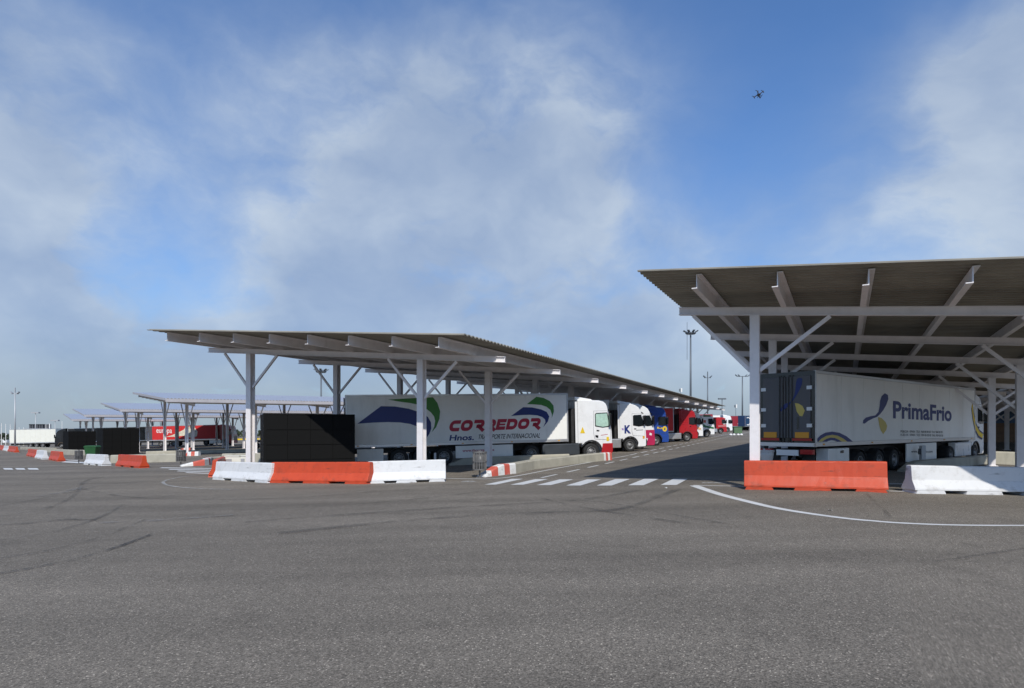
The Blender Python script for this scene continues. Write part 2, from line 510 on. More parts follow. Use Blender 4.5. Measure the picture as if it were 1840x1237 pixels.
dashes((973, 859), (1346, 777), 3.0, 1.7, 0.14)
dashes((1131, 818.5), (1346, 772.5), 3.6, 2.3, 0.15)
for a, b in ((8, 24), (30, 46), (52, 70)):
    patch([(a, 844.2), (b, 844.4), (b - 3, 841.6), (a - 3, 841.6)], 'lane_dash')
for i in range(4):
    patch([(287 + 15 * i, 841.4 + 2.9 * i), (384, 843.0 + 3.1 * i), (384, 841.9 + 3.1 * i), (291 + 15 * i, 840.4 + 2.9 * i)], 'crosswalk_stripe')
patch([(110, 831), (150, 833), (152, 830.8), (118, 829.2)], 'lane_dash')
patch([(100, 826.6), (140, 828.5), (141, 827.4), (103, 825.8)], 'lane_dash')
patch([(690, 870.2), (738, 869.3), (736, 867.6), (700, 868.6)], 'worn_arrow', PAINTF)
patch([(829, 867), (856, 866.4), (850, 864.3), (830, 865)], 'worn_arrow', PAINTF)
ribbon(smooth_path([(380, 853), (335, 857), (303, 863), (293, 868.5), (308, 874.5), (352, 879), (425, 881)]), 0.12, 'faded_island_line', PAINTF)
MARKS = [([(-20, 1036), (60, 1022), (130, 1008), (200, 988), (245, 972), (272, 962)], 0.085, RUBBER),
         ([(-20, 1008), (80, 992), (170, 970), (230, 948), (262, 935)], 0.10, RUBBERL),
         ([(-20, 975), (70, 962), (140, 945), (190, 926), (222, 908)], 0.12, RUBBERL),
         ([(-20, 946), (60, 941), (120, 935), (176, 936)], 0.10, RUBBER),
         ([(-20, 932), (60, 920), (110, 905), (140, 885), (150, 868), (175, 860), (240, 855)], 0.16, RUBBERL),
         ([(-10, 912), (60, 900), (120, 888), (190, 872), (260, 866)], 0.14, RUBBERL),
         ([(150, 880), (220, 893), (330, 899), (420, 899), (520, 896), (640, 888), (800, 876)], 0.16, RUBBERL),
         ([(420, 919), (560, 912), (700, 903), (820, 890), (900, 880)], 0.15, RUBBERL),
         ([(960, 894), (1040, 912), (1150, 930), (1260, 945), (1340, 952)], 0.12, RUBBERL),
         ([(1010, 900), (1090, 905), (1200, 925), (1320, 946)], 0.10, RUBBERL),
         ([(1680, 1012), (1760, 1000), (1860, 985)], 0.06, RUBBERL),
         ([(1556, 888), (1575, 905), (1600, 930)], 0.08, RUBBERL),
         ([(500, 960), (700, 940), (900, 925), (1100, 918), (1180, 895), (1220, 880)], 0.22, RUBBERL),
         ([(440, 940), (640, 925), (840, 912), (1040, 900), (1150, 882)], 0.20, RUBBERL),
         ([(180, 941), (260, 938), (340, 933), (420, 927)], 0.22, PALEWEAR),
         ([(60, 895), (110, 886), (150, 876)], 0.35, PALEWEAR)]
for px, wd, m in MARKS:
    ribbon(smooth_path(px), wd, 'tyre_mark', m)
for px, py in ((1360, 893), (1492, 918), (1197, 878)):
    p = gp(px, py)
    mb = MB()
    mb.add([(p.x + 0.05 * math.cos(a) * random.uniform(.6, 1.2), p.y + 0.05 * math.sin(a), p.z + 0.03 * random.random() + .004) for a in (0, 1.2, 2.4, 3.6, 5.0)], [(0, 1, 2, 3, 4)])
    mb.v += [(x, y, z + .004) for x, y, z in mb.v]
    mb.f.append((5, 6, 7, 8, 9)); mb.m.append(0)
    tag(mb.build('paper_scrap', WHITEP), 'small white scrap of paper lying on the asphalt ' + {1360: 'in front of the orange barrier', 1492: 'near the curved white line', 1197: 'just below the zebra crossing'}[px], 'litter')


# ------------------------------------------------------------------ canopies
IPROF = lambda wd, h, tf=0.02, tw=0.016: [(-wd / 2, -h / 2), (wd / 2, -h / 2), (wd / 2, -h / 2 + tf), (tw / 2, -h / 2 + tf), (tw / 2, h / 2 - tf), (wd / 2, h / 2 - tf), (wd / 2, h / 2), (-wd / 2, h / 2), (-wd / 2, h / 2 - tf), (-tw / 2, h / 2 - tf), (-tw / 2, -h / 2 + tf), (-wd / 2, -h / 2 + tf)]
UP = Vector((0, 0, 1))
def canopy(label, group, P0, e, v, wid, z0, pitch, drop, S, N, ol, orr, tl, tr, q, purlins, roof_off=0.56, er=None, brace=2.0, drop_b=1.7, fascia=False, top=None, plen=None, qb=2.0, col_mesh_w=0.27, first_u=0.0):
    P0, e, v = Vector((P0[0], P0[1], 0)), Vector(e).normalized(), Vector(v).normalized()
    er = Vector(er).normalized() if er else e
    root = thing('parking_canopy', label, 'canopy', on_ground(P0.x, P0.y), group)
    inv = Matrix.Translation(-root.location)
    def pt(u, t, dz=0.0, ee=None):
        p = P0 + (ee or e) * u + v * t
        return Vector((p.x, p.y, z0 - pitch * t + drop * u + dz)) - root.location
    bh = 0.245
    for i in range(N):
        u = first_u + i * S
        MB().sweep(pt(u, -ol), pt(u, wid + orr), IPROF(0.16, bh), e, UP).build('beam', STEEL, root)
        for t in (0.0, wid):
            top_p = pt(u, t, -bh / 2)
            wp = top_p + root.location
            base = Vector((wp.x, wp.y, G(wp.x, wp.y))) - root.location
            mb = MB()
            mb.sweep(base, top_p, IPROF(col_mesh_w, col_mesh_w, 0.03, 0.03), v, e)
            mb.bar(base, base + UP * 0.03, v * 0.22, e * 0.22)
            mb.build('column', STEEL, root)
            for sg in (-1, 1):
                lat = brace if not (t == 0.0 and sg == -1) else min(brace, ol - 0.45)
                if t == wid and sg == 1:
                    lat = min(brace, orr - 0.2)
                a = pt(u, t, -bh / 2 - drop_b) + v * sg * (col_mesh_w / 2)
                b = pt(u, t + sg * lat, -bh / 2 - 0.02)
                dd = (b - a).normalized()
                nn = dd.cross(e).normalized()
                MB().bar(a, b, e * 0.045, nn * 0.055).build('brace', STEEL, root)
    Lr = (first_u + (N - 1) * S) + qb
    for t in purlins:
        lipm = MB()
        a, b = pt(-q + 0.35, t, bh / 2, er), pt(Lr - 0.3, t, bh / 2, er)
        ph = roof_off - bh / 2 - 0.045
        lipm.bar(a + UP * ph / 2, b + UP * ph / 2, v * 0.012, UP * (ph / 2))
        lipm.bar(a + UP * (ph - .012) + v * 0.075, b + UP * (ph - .012) + v * 0.075, v * 0.063, UP * 0.012)
        lipm.bar(a + UP * .012 - v * 0.075, b + UP * .012 - v * 0.075, v * 0.063, UP * 0.012)
        lipm.build('purlin', STEEL, root)
    # corrugated sheet: trapezoid waves that run across the canopy
    mb = MB()
    pitch_c, amp = 0.30, 0.045
    n = int((Lr + q) / pitch_c)
    prof = []
    for k in range(n):
        u = -q + k * pitch_c
        prof += [(u, 0), (u + 0.10, 0), (u + 0.14, amp), (u + 0.26, amp)]
    prof.append((-q + n * pitch_c, 0))
    t0, t1 = -tl, wid + tr
    th = 0.035
    vs = []
    for u, h in prof:
        vs += [pt(u, t0, roof_off + h, er), pt(u, t1, roof_off + h, er), pt(u, t0, roof_off + h + th, er), pt(u, t1, roof_off + h + th, er)]
    m_ = len(prof)
    fb, ft = [], []
    for i in range(m_ - 1):
        a, b = 4 * i, 4 * i + 4
        fb.append((a, a + 1, b + 1, b))
        ft.append((a + 2, b + 2, b + 3, a + 3))
        fb += [(a, b, b + 2, a + 2), (a + 1, a + 3, b + 3, b + 1)]
    fb += [(0, 2, 3, 1), (4 * m_ - 4, 4 * m_ - 3, 4 * m_ - 1, 4 * m_ - 2)]
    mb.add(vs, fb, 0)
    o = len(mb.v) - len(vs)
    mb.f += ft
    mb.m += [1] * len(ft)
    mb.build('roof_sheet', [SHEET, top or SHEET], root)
    if fascia:
        a, b = pt(-q, wid + tr, roof_off - .12, er), pt(-q + n * pitch_c, wid + tr, roof_off - .12, er)
        MB().bar(a + v * .02, b + v * .02, v * .015, UP * .15).build('fascia', FASC, root)
        a, b = pt(-q - .02, t0, roof_off - .03, er), pt(-q - .02, t1, roof_off - .03, er)
        MB().bar(a, b, er * .015, UP * .11).build('fascia', FASC, root)
    return root

CG = 'long open steel parking canopies'
EA = Vector((0.434, 0.901, 0))
canopy('long steel canopy over the row of parked cabs beside the lane', CG, (-13.2, 30.9), EA, (0.921, -0.389, 0), 10.0, 5.88, 0.073, 0.0, 6.3, 13,
       2.9, 4.02, 2.9, 3.93, 3.33, [-2.0 + 2.1 * k for k in range(8)], brace=1.75, col_mesh_w=0.30)
canopy('tall steel canopy sheltering the trailer with the blue and yellow blade emblem', CG, (7.46, 18.8), E1, V1, 8.5, 5.59, 0.089, -0.0208, 5.32, 13,
       2.3, 2.5, 2.755, 2.8, 3.1, [-1.18 + 2.06 * k for k in range(6)], brace=2.05)
EL, VL = Vector((0.85, 0.53, 0)).normalized(), Vector((0.65, -0.76, 0)).normalized()
for lab, (cx, cy, zc), ln in (('nearest of the four pale low canopies behind the orange and white barriers', (-32.1, 56.7, 4.73), 4),
                              ('second nearest of the four pale low canopies, over the shorter black container', (-48.7, 76.0, 4.35), 6),
                              ('third of the four pale low canopies, standing before the red curtain trailer', (-65.0, 93.0, 4.03), 6),
                              ('farthest of the four pale low canopies, near the black tractor cab', (-82.0, 114.0, 3.66), 3)):
    c = Vector((cx, cy, 0))
    p0 = c + EL * 2.6 - VL * 13.9
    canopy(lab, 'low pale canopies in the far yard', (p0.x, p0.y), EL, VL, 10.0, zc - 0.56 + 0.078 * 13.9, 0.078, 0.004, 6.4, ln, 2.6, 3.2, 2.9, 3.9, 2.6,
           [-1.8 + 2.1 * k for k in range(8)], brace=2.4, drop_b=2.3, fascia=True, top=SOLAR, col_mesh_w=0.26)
pc = Vector((40.6, 52.0, 0))
canopy('far canopy seen between the columns beyond the long white barrier', CG, (30.4, 33.0), E1, V1, 8.5, 4.5, 0.06, -0.004, 5.32, 9, 2.3, 2.5, 2.7, 2.8, 2.0,
       [-1.1 + 2.06 * k for k in range(6)], brace=2.0)


# ------------------------------------------------------------------ trucks
MESH = {}
def wheel_meshes(r, wd):
    k = (round(r, 2), round(wd, 2))
    if k not in MESH:
        h = wd / 2
        t = MB()
        t.lathe([(r * .56, -h * .8), (r * .66, -h), (r * .9, -h), (r * .98, -h * .8), (r, -h * .55), (r, h * .55), (r * .98, h * .8), (r * .9, h), (r * .66, h), (r * .56, h * .8), (r * .56, -h * .8)], 28)
        d = MB()
        d.lathe([(r * .60, -h * .86), (r * .575, -h * .96), (r * .53, -h * .86), (r * .50, -h * .45), (r * .36, -h * .35), (r * .24, -h * .70), (r * .20, -h * .95), (r * .06, -h * 1.0), (0.001, -h * 1.0)], 24)
        for i in range(10):
            a = 2 * math.pi * i / 10
            c = Vector((r * .43 * math.cos(a), 0, r * .43 * math.sin(a)))
            yy = -h * .44
            d.tube((c.x, yy - .004, c.z), (c.x, yy - .012, c.z), r * .065, n=8, mi=1)
            c = Vector((r * .30 * math.cos(a + .3), 0, r * .30 * math.sin(a + .3)))
            d.tube((c.x, -h * .5, c.z), (c.x, -h * .62, c.z), r * .028, n=6, mi=0)
        MESH[k] = (t.mesh('tyre', TYRE, True), d.mesh('rim', [RIM, HOLE], True))
    return MESH[k]
def wheel(root, x, side, r, W, wd=0.32):
    tm, dm = wheel_meshes(r, wd)
    o = link('wheel', tm, root, loc=(x, side * (W / 2 - wd / 2 - 0.03), r))
    rm = link('rim', dm, o)
    if side > 0:
        rm.rotation_euler = (0, 0, math.pi)

class Truck:
    """one articulated truck; local x forward from the tail, y left, z up"""
    def __init__(self, label, group, rear, head, L, W=2.5, zup=0.0, cat='truck', seen=-1):
        h = Vector(head).normalized()
        left = Vector((-h.y, h.x, 0))
        # rear = ground point of the tail corner on the side that is looked at
        p0 = Vector((rear[0], rear[1], 0)) - left * (seen * W / 2)
        z0, z1 = G(p0.x + h.x * 2, p0.y + h.y * 2), G(p0.x + h.x * (L - 1.4), p0.y + h.y * (L - 1.4))
        sl = (z1 - z0) / (L - 3.4)
        x = Vector((h.x, h.y, sl)).normalized()
        y = left
        z = x.cross(y).normalized()
        o = Vector((p0.x, p0.y, z0 - sl * 2 + zup))
        self.m = Matrix(((x.x, y.x, z.x, o.x), (x.y, y.y, z.y, o.y), (x.z, y.z, z.z, o.z), (0, 0, 0, 1)))
        self.inv = self.m.inverted()
        self.root = thing('articulated_truck', label, cat, group=group, mat4=self.m)
        self.L, self.W, self.s = L, W, seen
        self.eye = self.inv @ Vector((0, 0, EYE))
    def ray(self, px, py):
        return (self.inv.to_3x3() @ Vector(((px - CX) / F, 1.0, (CY - py) / F)))
    def side(self, px, py, off=0.0):
        """photo pixel -> (x, z) on the visible side"""
        d, y = self.ray(px, py), self.s * (self.W / 2 + off)
        k = (y - self.eye.y) / d.y
        return self.eye.x + d.x * k, self.eye.z + d.z * k
    def tail(self, px, py, x=0.0):
        d = self.ray(px, py)
        k = (x - self.eye.x) / d.x
        return self.eye.y + d.y * k, self.eye.z + d.z * k
    def print_side(self, pts, m, parent, name='emblem', off=0.02):
        y = self.s * (self.W / 2 + off)
        MB().add([(x, y, z) for x, z in pts] , [tuple(range(len(pts)))]).build(name, m, parent)
    def print_tail(self, pts, m, parent, name='emblem', off=0.0):
        MB().add([(off, y, z) for y, z in pts], [tuple(range(len(pts)))]).build(name, m, parent)
    def text(self, body, bl, br, tl, m, parent, bold=0.0, shear=0.0, off=0.02, face='side', name='lettering', tailx=0.0):
        """lettering fitted between its bottom-left, bottom-right and top-left points (x, z) on the side, or (y, z) on the tail"""
        c = bpy.data.curves.new('lettering', 'FONT')
        c.body, c.offset, c.shear, c.resolution_u = body, bold, shear, 6
        to = bpy.data.objects.new('lettering_source', c)
        me = bpy.data.meshes.new_from_object(to)
        bpy.data.objects.remove(to)
        xs = [v.co.x for v in me.vertices]
        ys = [v.co.y for v in me.vertices]
        x0, x1 = min(xs), max(xs)
        y0 = 0.0 if min(ys) > -0.06 else 0.0
        y1 = max(ys)
        bl, br, tl = Vector(bl), Vector(br), Vector(tl)
        for v in me.vertices:
            a, b = (v.co.x - x0) / (x1 - x0), (v.co.y - y0) / (y1 - y0)
            p = bl + (br - bl) * a + (tl - bl) * b
            v.co = (p.x, self.s * (self.W / 2 + off), p.y) if face == 'side' else (tailx, p.x, p.y)
        me.materials.append(m)
        link(name, me, parent)
    def chassis(self, x0, x1, z=0.75):
        mb = MB()
        for s in (-1, 1):
            mb.box(x0, x1, s * .42 - .05, s * .42 + .05, z, z + .28)
        k = x0 + .4
        while k < x1:
            mb.box(k, k + .12, -.42, .42, z + .04, z + .22)
            k += 1.5
        mb.build('chassis', DARK, self.root)
    def trailer(self, x0, x1, skin, z0=1.15, z1=4.0, panels=9, axles=(2.8, 4.05, 5.3), wr=0.5, rear=None, detail=True, rail=ALU, curtain=False):
        W, root = self.W, self.root
        body = MB().box(x0 + .03, x1 - .02, -W / 2 + .02, W / 2 - .02, z0 + .02, z1 - .02).build('trailer_body', skin, root, bevel=.02)
        n = panels
        step = (x1 - x0 - .16) / n
        for k in range(n):
            xa = x0 + .08 + k * step
            me = MB().box(xa + .008, xa + step - .008, self.s * (W / 2 - .02), self.s * (W / 2 + .004), z0 + .16, z1 - .1).mesh('side_panel', skin)
            link('side_panel', me, body)
        for nm, a, b in (('bottom_rail', z0, z0 + .15), ('top_rail', z1 - .09, z1 + .012)):
            MB().box(x0, x1, self.s * (W / 2 - .03), self.s * (W / 2 + .014), a, b).build(nm, rail, body, bevel=.008)
        for xa in (x0, x1 - .07):
            MB().box(xa, xa + .075, self.s * (W / 2 - .04), self.s * (W / 2 + .018), z0 - .004, z1 + .016).build('corner_post', rail, body)
        for k in range(5 if detail else 0):
            xa = x0 + .6 + k * (x1 - x0 - 1.2) / 4
            MB().box(xa - .06, xa + .06, self.s * (W / 2 + .012), self.s * (W / 2 + .03), z0 + .05, z0 + .10).build('marker_light', PLATE, body)
        self.chassis(x0 + .1, x1 + .2, z0 - .38)
        for ax in axles:
            for s in (-1, 1):
                wheel(root, x0 + ax, s, wr, W)
            MB().tube((x0 + ax, -W / 2 + .2, wr), (x0 + ax, W / 2 - .2, wr), .07, n=8).build('axle', DARK, root)
            if detail:
                mb = MB()
                for i in range(7):
                    t = math.pi * (0.12 + .76 * i / 6)
                    t2 = math.pi * (0.12 + .76 * (i + 1) / 6)
                    if i < 6:
                        p = Vector((x0 + ax + math.cos(t) * wr * 1.16, 0, wr + math.sin(t) * wr * 1.16))
                        q2 = Vector((x0 + ax + math.cos(t2) * wr * 1.16, 0, wr + math.sin(t2) * wr * 1.16))
                        yc = self.s * (W / 2 - .19)
                        mb.bar(p + Vector((0, yc, 0)), q2 + Vector((0, yc, 0)), (0, .17, 0), (0.008, 0, .008))
                mb.box(x0 + ax - wr * 1.22, x0 + ax - wr * 1.17, self.s * (W / 2 - .36), self.s * (W / 2 - .03), wr * .45, wr * 1.5)
                mb.build('mudguard', DARK, root)
        return body
    def tail_gear(self, body, x0, z0, z1, door=DOORSH, lamps=True):
        """rear doors, lock rods, hinges, lamps and bumper"""
        W, root = self.W, self.root
        MB().box(x0 - .02, x0 + .04, -W / 2, W / 2, z0, z1).build('door_frame', NIGHT, body)
        for s in (-1, 1):
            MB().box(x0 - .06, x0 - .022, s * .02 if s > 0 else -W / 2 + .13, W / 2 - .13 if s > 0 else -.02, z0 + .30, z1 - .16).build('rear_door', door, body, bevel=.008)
            for yy in (.10, .22):
                MB().tube((x0 - .085, s * yy, z0 + .12), (x0 - .085, s * yy, z1 - .1), .018, n=8).build('lock_rod', NIGHT, body)
            for hz in (.28, .5, .78):
                MB().box(x0 - .08, x0 - .02, s * (W / 2 - .16) - .09, s * (W / 2 - .16) + .09, z0 + (z1 - z0) * hz - .06, z0 + (z1 - z0) * hz + .06).build('hinge', ALU, body)
            MB().box(x0 - .088, x0 - .062, s * (W * .29) - .24, s * (W * .29) + .24, z0 + .30, z0 + .5).build('reflector_plate', PLATE, body)
            MB().box(x0 - .09, x0 - .064, s * (W * .29) - .34, s * (W * .29) + .34, z0 + .20, z0 + .285).build('reflector_plate', REDL, body)
            MB().box(x0 - .1, x0 + .05, s * (W / 2 - .25) - .22, s * (W / 2 - .25) + .22, .86, 1.02).build('tail_light', REDL, root)
            MB().box(x0 + .3, x0 + .34, s * .62 - .2, s * .62 + .2, .45, 1.05).build('mud_flap', DARK, root)
        MB().box(x0 - .1, x0 + .04, -W / 2, W / 2, z0 + .004, z0 + .13).build('rear_sill', ALU, body)
        MB().box(x0 - .05, x0 + .07, -W / 2 + .05, W / 2 - .05, .42, .56).build('under_run_bar', ALU, root, bevel=.02)
        MB().box(x0 - .07, x0 - .05, -.45, .35, .8, 1.0).build('number_plate', WHITEP, root)
    def cab(self, xf, paint, roof=3.85, style='slope', wr=0.5, low=None, glass=GLASS, drive=3.75, fairing=None, arch=DARK, deflector=None, depth=2.2, wheels=True):
        """tractor: xf = x of the front; paint, lower trim colour, glass"""
        W, root, s = self.W, self.root, self.s
        k = roof / 3.85
        ac = -1.36
        top = {'slope': [(-.24, 2.98), (-.27, 3.2), (-.36, 3.44), (-.52, 3.60), (-.8, 3.69), (-depth + .35, 3.74), (-depth, 3.74)],
               'round': [(-.36, 2.98), (-.42, 3.15), (-.58, 3.40), (-.86, 3.58), (-1.25, 3.69), (-depth + .3, 3.74), (-depth, 3.74)],
               'flat': [(-.30, 2.98), (-.40, 3.12), (-.60, 3.22), (-.9, 3.30), (-1.5, 3.34), (-depth + .35, 3.36), (-depth, 3.36)]}[style]
        top = [(x, 2.98 + (z - 2.98) * (k * 3.85 - 2.98 - .1) / .77) for x, z in top]
        prof = [(-.06, .36), (.0, .5), (.01, 1.1), (-.01, 1.7), (-.05, 1.96)] + top + [(-depth, 1.0)]
        arch_pts = [(ac + wr * 1.26 * math.cos(math.radians(a)), wr + wr * 1.26 * math.sin(math.radians(a))) for a in (152, 130, 108, 86, 64, 42, 22, 4)]
        prof += [(arch_pts[0][0] - .02, 1.0)] + arch_pts + [(ac + wr * 1.28, .36)]
        P = lambda pts: [(xf + x, z) for x, z in pts]
        body = MB().prism(P(prof), -W / 2 + .02, W / 2 - .02).build('cab', paint, root, bevel=.07, seg=3)
        def pane(pts, name, m, off=.012, both=True, th=.012):
            for ss in ((-1, 1) if both else (s,)):
                y = ss * (W / 2 - .02)
                mb = MB().prism(P(pts), y - ss * .03, y + ss * off)
                mb.build(name, m, body, bevel=.012 if off > .012 else 0)
        pane([(-.14, 1.18), (-.10, 1.75), (-.13, 2.05), (top[0][0] - .06, 2.93), (-1.16, 2.93), (-1.2, 1.6), (-1.12, 1.25)], 'door', paint, .014)
        pane([(-.125, 1.165), (-.085, 1.75), (-.115, 2.05), (top[0][0] - .045, 2.945), (-1.175, 2.945), (-1.215, 1.6), (-1.135, 1.235)], 'door_gap', GREYD, .002)
        pane([(-.15, 2.16), (-.19, 1.96), (-.62, 1.91), (-1.11, 2.0), (-1.11, 2.76), (-1.02, 2.82), (top[0][0] - .06, 2.84)], 'window_frame', NIGHT, .019)
        pane([(-.20, 2.14), (-.24, 2.02), (-.62, 1.97), (-1.06, 2.06), (-1.06, 2.72), (-1.0, 2.76), (top[0][0] - .09, 2.78)], 'side_window', glass, .024)
        pane([(-1.28, 1.1), (-1.28, 2.93), (-depth + .1, 2.93), (-depth + .1, 1.1)], 'side_locker', paint, .010)
        pane([(-1.02, 1.72), (-1.02, 1.80), (-.84, 1.78), (-.84, 1.71)], 'door_handle', NIGHT, .04)
        nx = Vector((.955, 0, .296))
        xt = top[0][0]
        a, b = Vector((xf - .062, 0, 2.02)), Vector((xf + xt + .008, 0, 2.92))
        nx = Vector((.96, 0, -(xt + .05) / 1.06)).normalized()
        mb = MB()
        mb.add([a + nx * .03 + Vector((0, yy, 0)) for yy in (-W / 2 + .1, W / 2 - .1)] + [b + nx * .03 + Vector((0, yy, 0)) for yy in (W / 2 - .16, -W / 2 + .16)] +
               [a + Vector((0, yy, 0)) for yy in (-W / 2 + .1, W / 2 - .1)] + [b + Vector((0, yy, 0)) for yy in (W / 2 - .16, -W / 2 + .16)],
               [(0, 1, 2, 3), (0, 4, 5, 1), (1, 5, 6, 2), (2, 6, 7, 3), (3, 7, 4, 0)])
        mb.build('windscreen', GLASS, body)
        MB().prism(P([(top[0][0] + .02, 2.98), (top[0][0] + .2, 2.90), (top[0][0] + .21, 2.94), (top[0][0], 3.08)]), -W / 2 + .1, W / 2 - .1).build('sun_visor', NIGHT if style != 'flat' else paint, body)
        MB().box(xf + .005, xf + .03, -W / 2 + .25, W / 2 - .25, .95, 1.75).build('grille', NIGHT, body)
        for ss in (-1, 1):
            MB().box(xf - .12, xf + .035, ss * (W / 2 - .32) - .22, ss * (W / 2 - .32) + .22, .62, .84).build('headlight', RIM, body, bevel=.02)
            y = ss * (W / 2 + .16)
            mb = MB().box(xf - .26, xf - .12, y - .11, y + .11, 2.06, 2.78)
            mb.box(xf - .22, xf - .17, min(y, ss * W / 2), max(y, ss * W / 2), 2.70, 2.74)
            mb.box(xf - .22, xf - .17, min(y, ss * W / 2), max(y, ss * W / 2), 2.10, 2.14)
            mb.build('mirror', NIGHT, body, bevel=.03)
            # arch trim
            mb = MB()
            ap = [(ac + wr * rr * math.cos(math.radians(an)), wr + wr * rr * math.sin(math.radians(an))) for rr, angs in ((1.26, range(-2, 160, 18)), (1.42, range(158, -4, -18))) for an in angs]
            mb.prism(P(ap), ss * (W / 2 - .06), ss * (W / 2 + .012))
            mb.build('wheel_arch', arch, body)
        if low:
            for ss in (-1, 1):
                MB().prism(P([(-.05, .34), (.022, .5), (.03, .98), (-.62, .98), (-.70, .60), (-.72, .34)]), ss * (W / 2 - .14), ss * (W / 2 - .004)).build('bumper_side', low, body, bevel=.015)
            MB().box(xf - .05, xf + .036, -W / 2 + .15, W / 2 - .15, .36, .60).build('bumper', low, body, bevel=.02)
        # air deflectors behind the cab and on its roof
        zr = top[-1][1]
        for ss in (-1, 1):
            MB().box(xf - depth - .16, xf - depth - .02, ss * (W / 2 - .06), ss * (W / 2 - .03), 1.05, zr - .1).build('air_deflector', deflector or paint, body)
        if style != 'flat':
            MB().prism(P([(-depth, zr - .02), (-1.0, zr - .14), (-1.25, zr + .05), (-depth - .1, zr + .22), (-depth - .1, zr - .02)]), -W / 2 + .22, W / 2 - .22).build('roof_spoiler', paint, body, bevel=.04)
        if wheels:
            for ss in (-1, 1):
                wheel(root, xf + ac, ss, wr, W)
                wheel(root, xf + ac - drive, ss, wr, W, .5)
                MB().box(xf + ac - drive + wr * 1.35, xf + ac - wr * 1.5, ss * (W / 2 - .35), ss * (W / 2 - .03), .34, 1.02).build('side_fairing' if fairing else 'fuel_tank', fairing or ALU, root, bevel=.04)
            self.chassis(xf + ac - drive - .9, xf - .3, .7)
            MB().box(xf - depth - .3, xf - depth - .02, -W / 2 + .35, W / 2 - .35, 1.05, zr - .5).build('cab_rear_wall', DARK, body)
        return body
    def decal(self, body, pts, m, xf, name='emblem', off=.012):
        self.print_side([(xf + x, z) for x, z in pts], m, body, name, off)


def stroke(path, th, closed=False):
    """points of a constant-width stroke along a path, mitred, as (left, right) lists"""
    n = len(path)
    Lp, Rp = [], []
    for i in range(n):
        a = path[i - 1] if (i > 0 or closed) else path[i]
        b = path[i]
        c = path[(i + 1) % n] if (i < n - 1 or closed) else path[i]
        d0, d1 = (Vector(b) - Vector(a)), (Vector(c) - Vector(b))
        d0 = d0.normalized() if d0.length > 1e-9 else d1.normalized()
        d1 = d1.normalized() if d1.length > 1e-9 else d0
        m_ = (d0 + d1).normalized()
        nr = Vector((-m_.y, m_.x))
        k = th / 2 / max(.5, nr.dot(Vector((-d0.y, d0.x))))
        Lp.append(Vector(b) + nr * k)
        Rp.append(Vector(b) - nr * k)
    return Lp, Rp
def arc2(cx, cy, r, a0, a1, n=6):
    return [(cx + r * math.cos(math.radians(a0 + (a1 - a0) * i / n)), cy + r * math.sin(math.radians(a0 + (a1 - a0) * i / n))) for i in range(n + 1)]
def block_letters(t, word, bl, br, tl, m, parent, off=.012, th=.32, shear=.2):
    """wide squared letters drawn as single strokes"""
    h = th / 2
    lo, hi, r = h, 1 - h, .30
    W_ = {'C': 1.0, 'O': 1.12, 'R': 1.04, 'E': .92, 'D': 1.06}
    total = sum(W_[c] for c in word) + .09 * (len(word) - 1) + shear
    bl, br, tl = Vector(bl), Vector(br), Vector(tl)
    ht = (tl - bl).length
    x = 0.0
    for c in word:
        wd = W_[c]
        a, b = h, wd - h
        if c == 'C':
            S_ = [([(wd, hi)] + arc2(a + r, hi - r, r, 90, 180) + arc2(a + r, lo + r, r, 180, 270) + [(wd, lo)], False)]
        elif c == 'O':
            S_ = [(arc2(b - r, hi - r, r, 0, 90) + arc2(a + r, hi - r, r, 90, 180) + arc2(a + r, lo + r, r, 180, 270) + arc2(b - r, lo + r, r, 270, 360), True)]
        elif c == 'D':
            S_ = [([(a, lo), (a, hi)][::-1] + [(a, lo)] + arc2(b - r, lo + r, r, -90, 0) + arc2(b - r, hi - r, r, 0, 90), True)]
            S_ = [([(a, hi), (a, lo)] + arc2(b - r, lo + r, r, -90, 0) + arc2(b - r, hi - r, r, 0, 90), True)]
        elif c == 'E':
            S_ = [([(wd, hi), (a, hi), (a, lo), (wd, lo)], False), ([(a + h, .5), (wd - .06, .5)], False, .17)]
        else:
            q = (hi - .40) / 2
            S_ = [([(0, hi)] + arc2(b - q, hi - q, q, 90, -90, 8) + [(.30, hi - 2 * q)], False), ([(.40, .50), (wd + .06, -.04)], False, .30)]
        for st in S_:
            Lp, Rp = stroke(st[0], st[2] if len(st) > 2 else th, st[1])
            n = len(Lp)
            vs = []
            for p in Lp + Rp:
                u = (x + p.x + shear * p.y) / total
                q_ = bl + (br - bl) * u + (tl - bl) * p.y
                vs.append((q_.x, t.s * (t.W / 2 + off), q_.y))
            fs = [(i, (i + 1) % n, (i + 1) % n + n, i + n) for i in range(n if st[1] else n - 1)]
            MB().add(vs, fs).build('lettering', m, parent)
        x += wd + .09
R3 = lambda x, y: (600 + x / 4.381, 680 + y / 4.381)
R7 = lambda x, y: (1320 + x / 3.5385, 640 + y / 3.5385)
R4 = lambda x, y: (1340 + x / 5.891, 650 + y / 5.891)
HD = (0.965, 0.262)
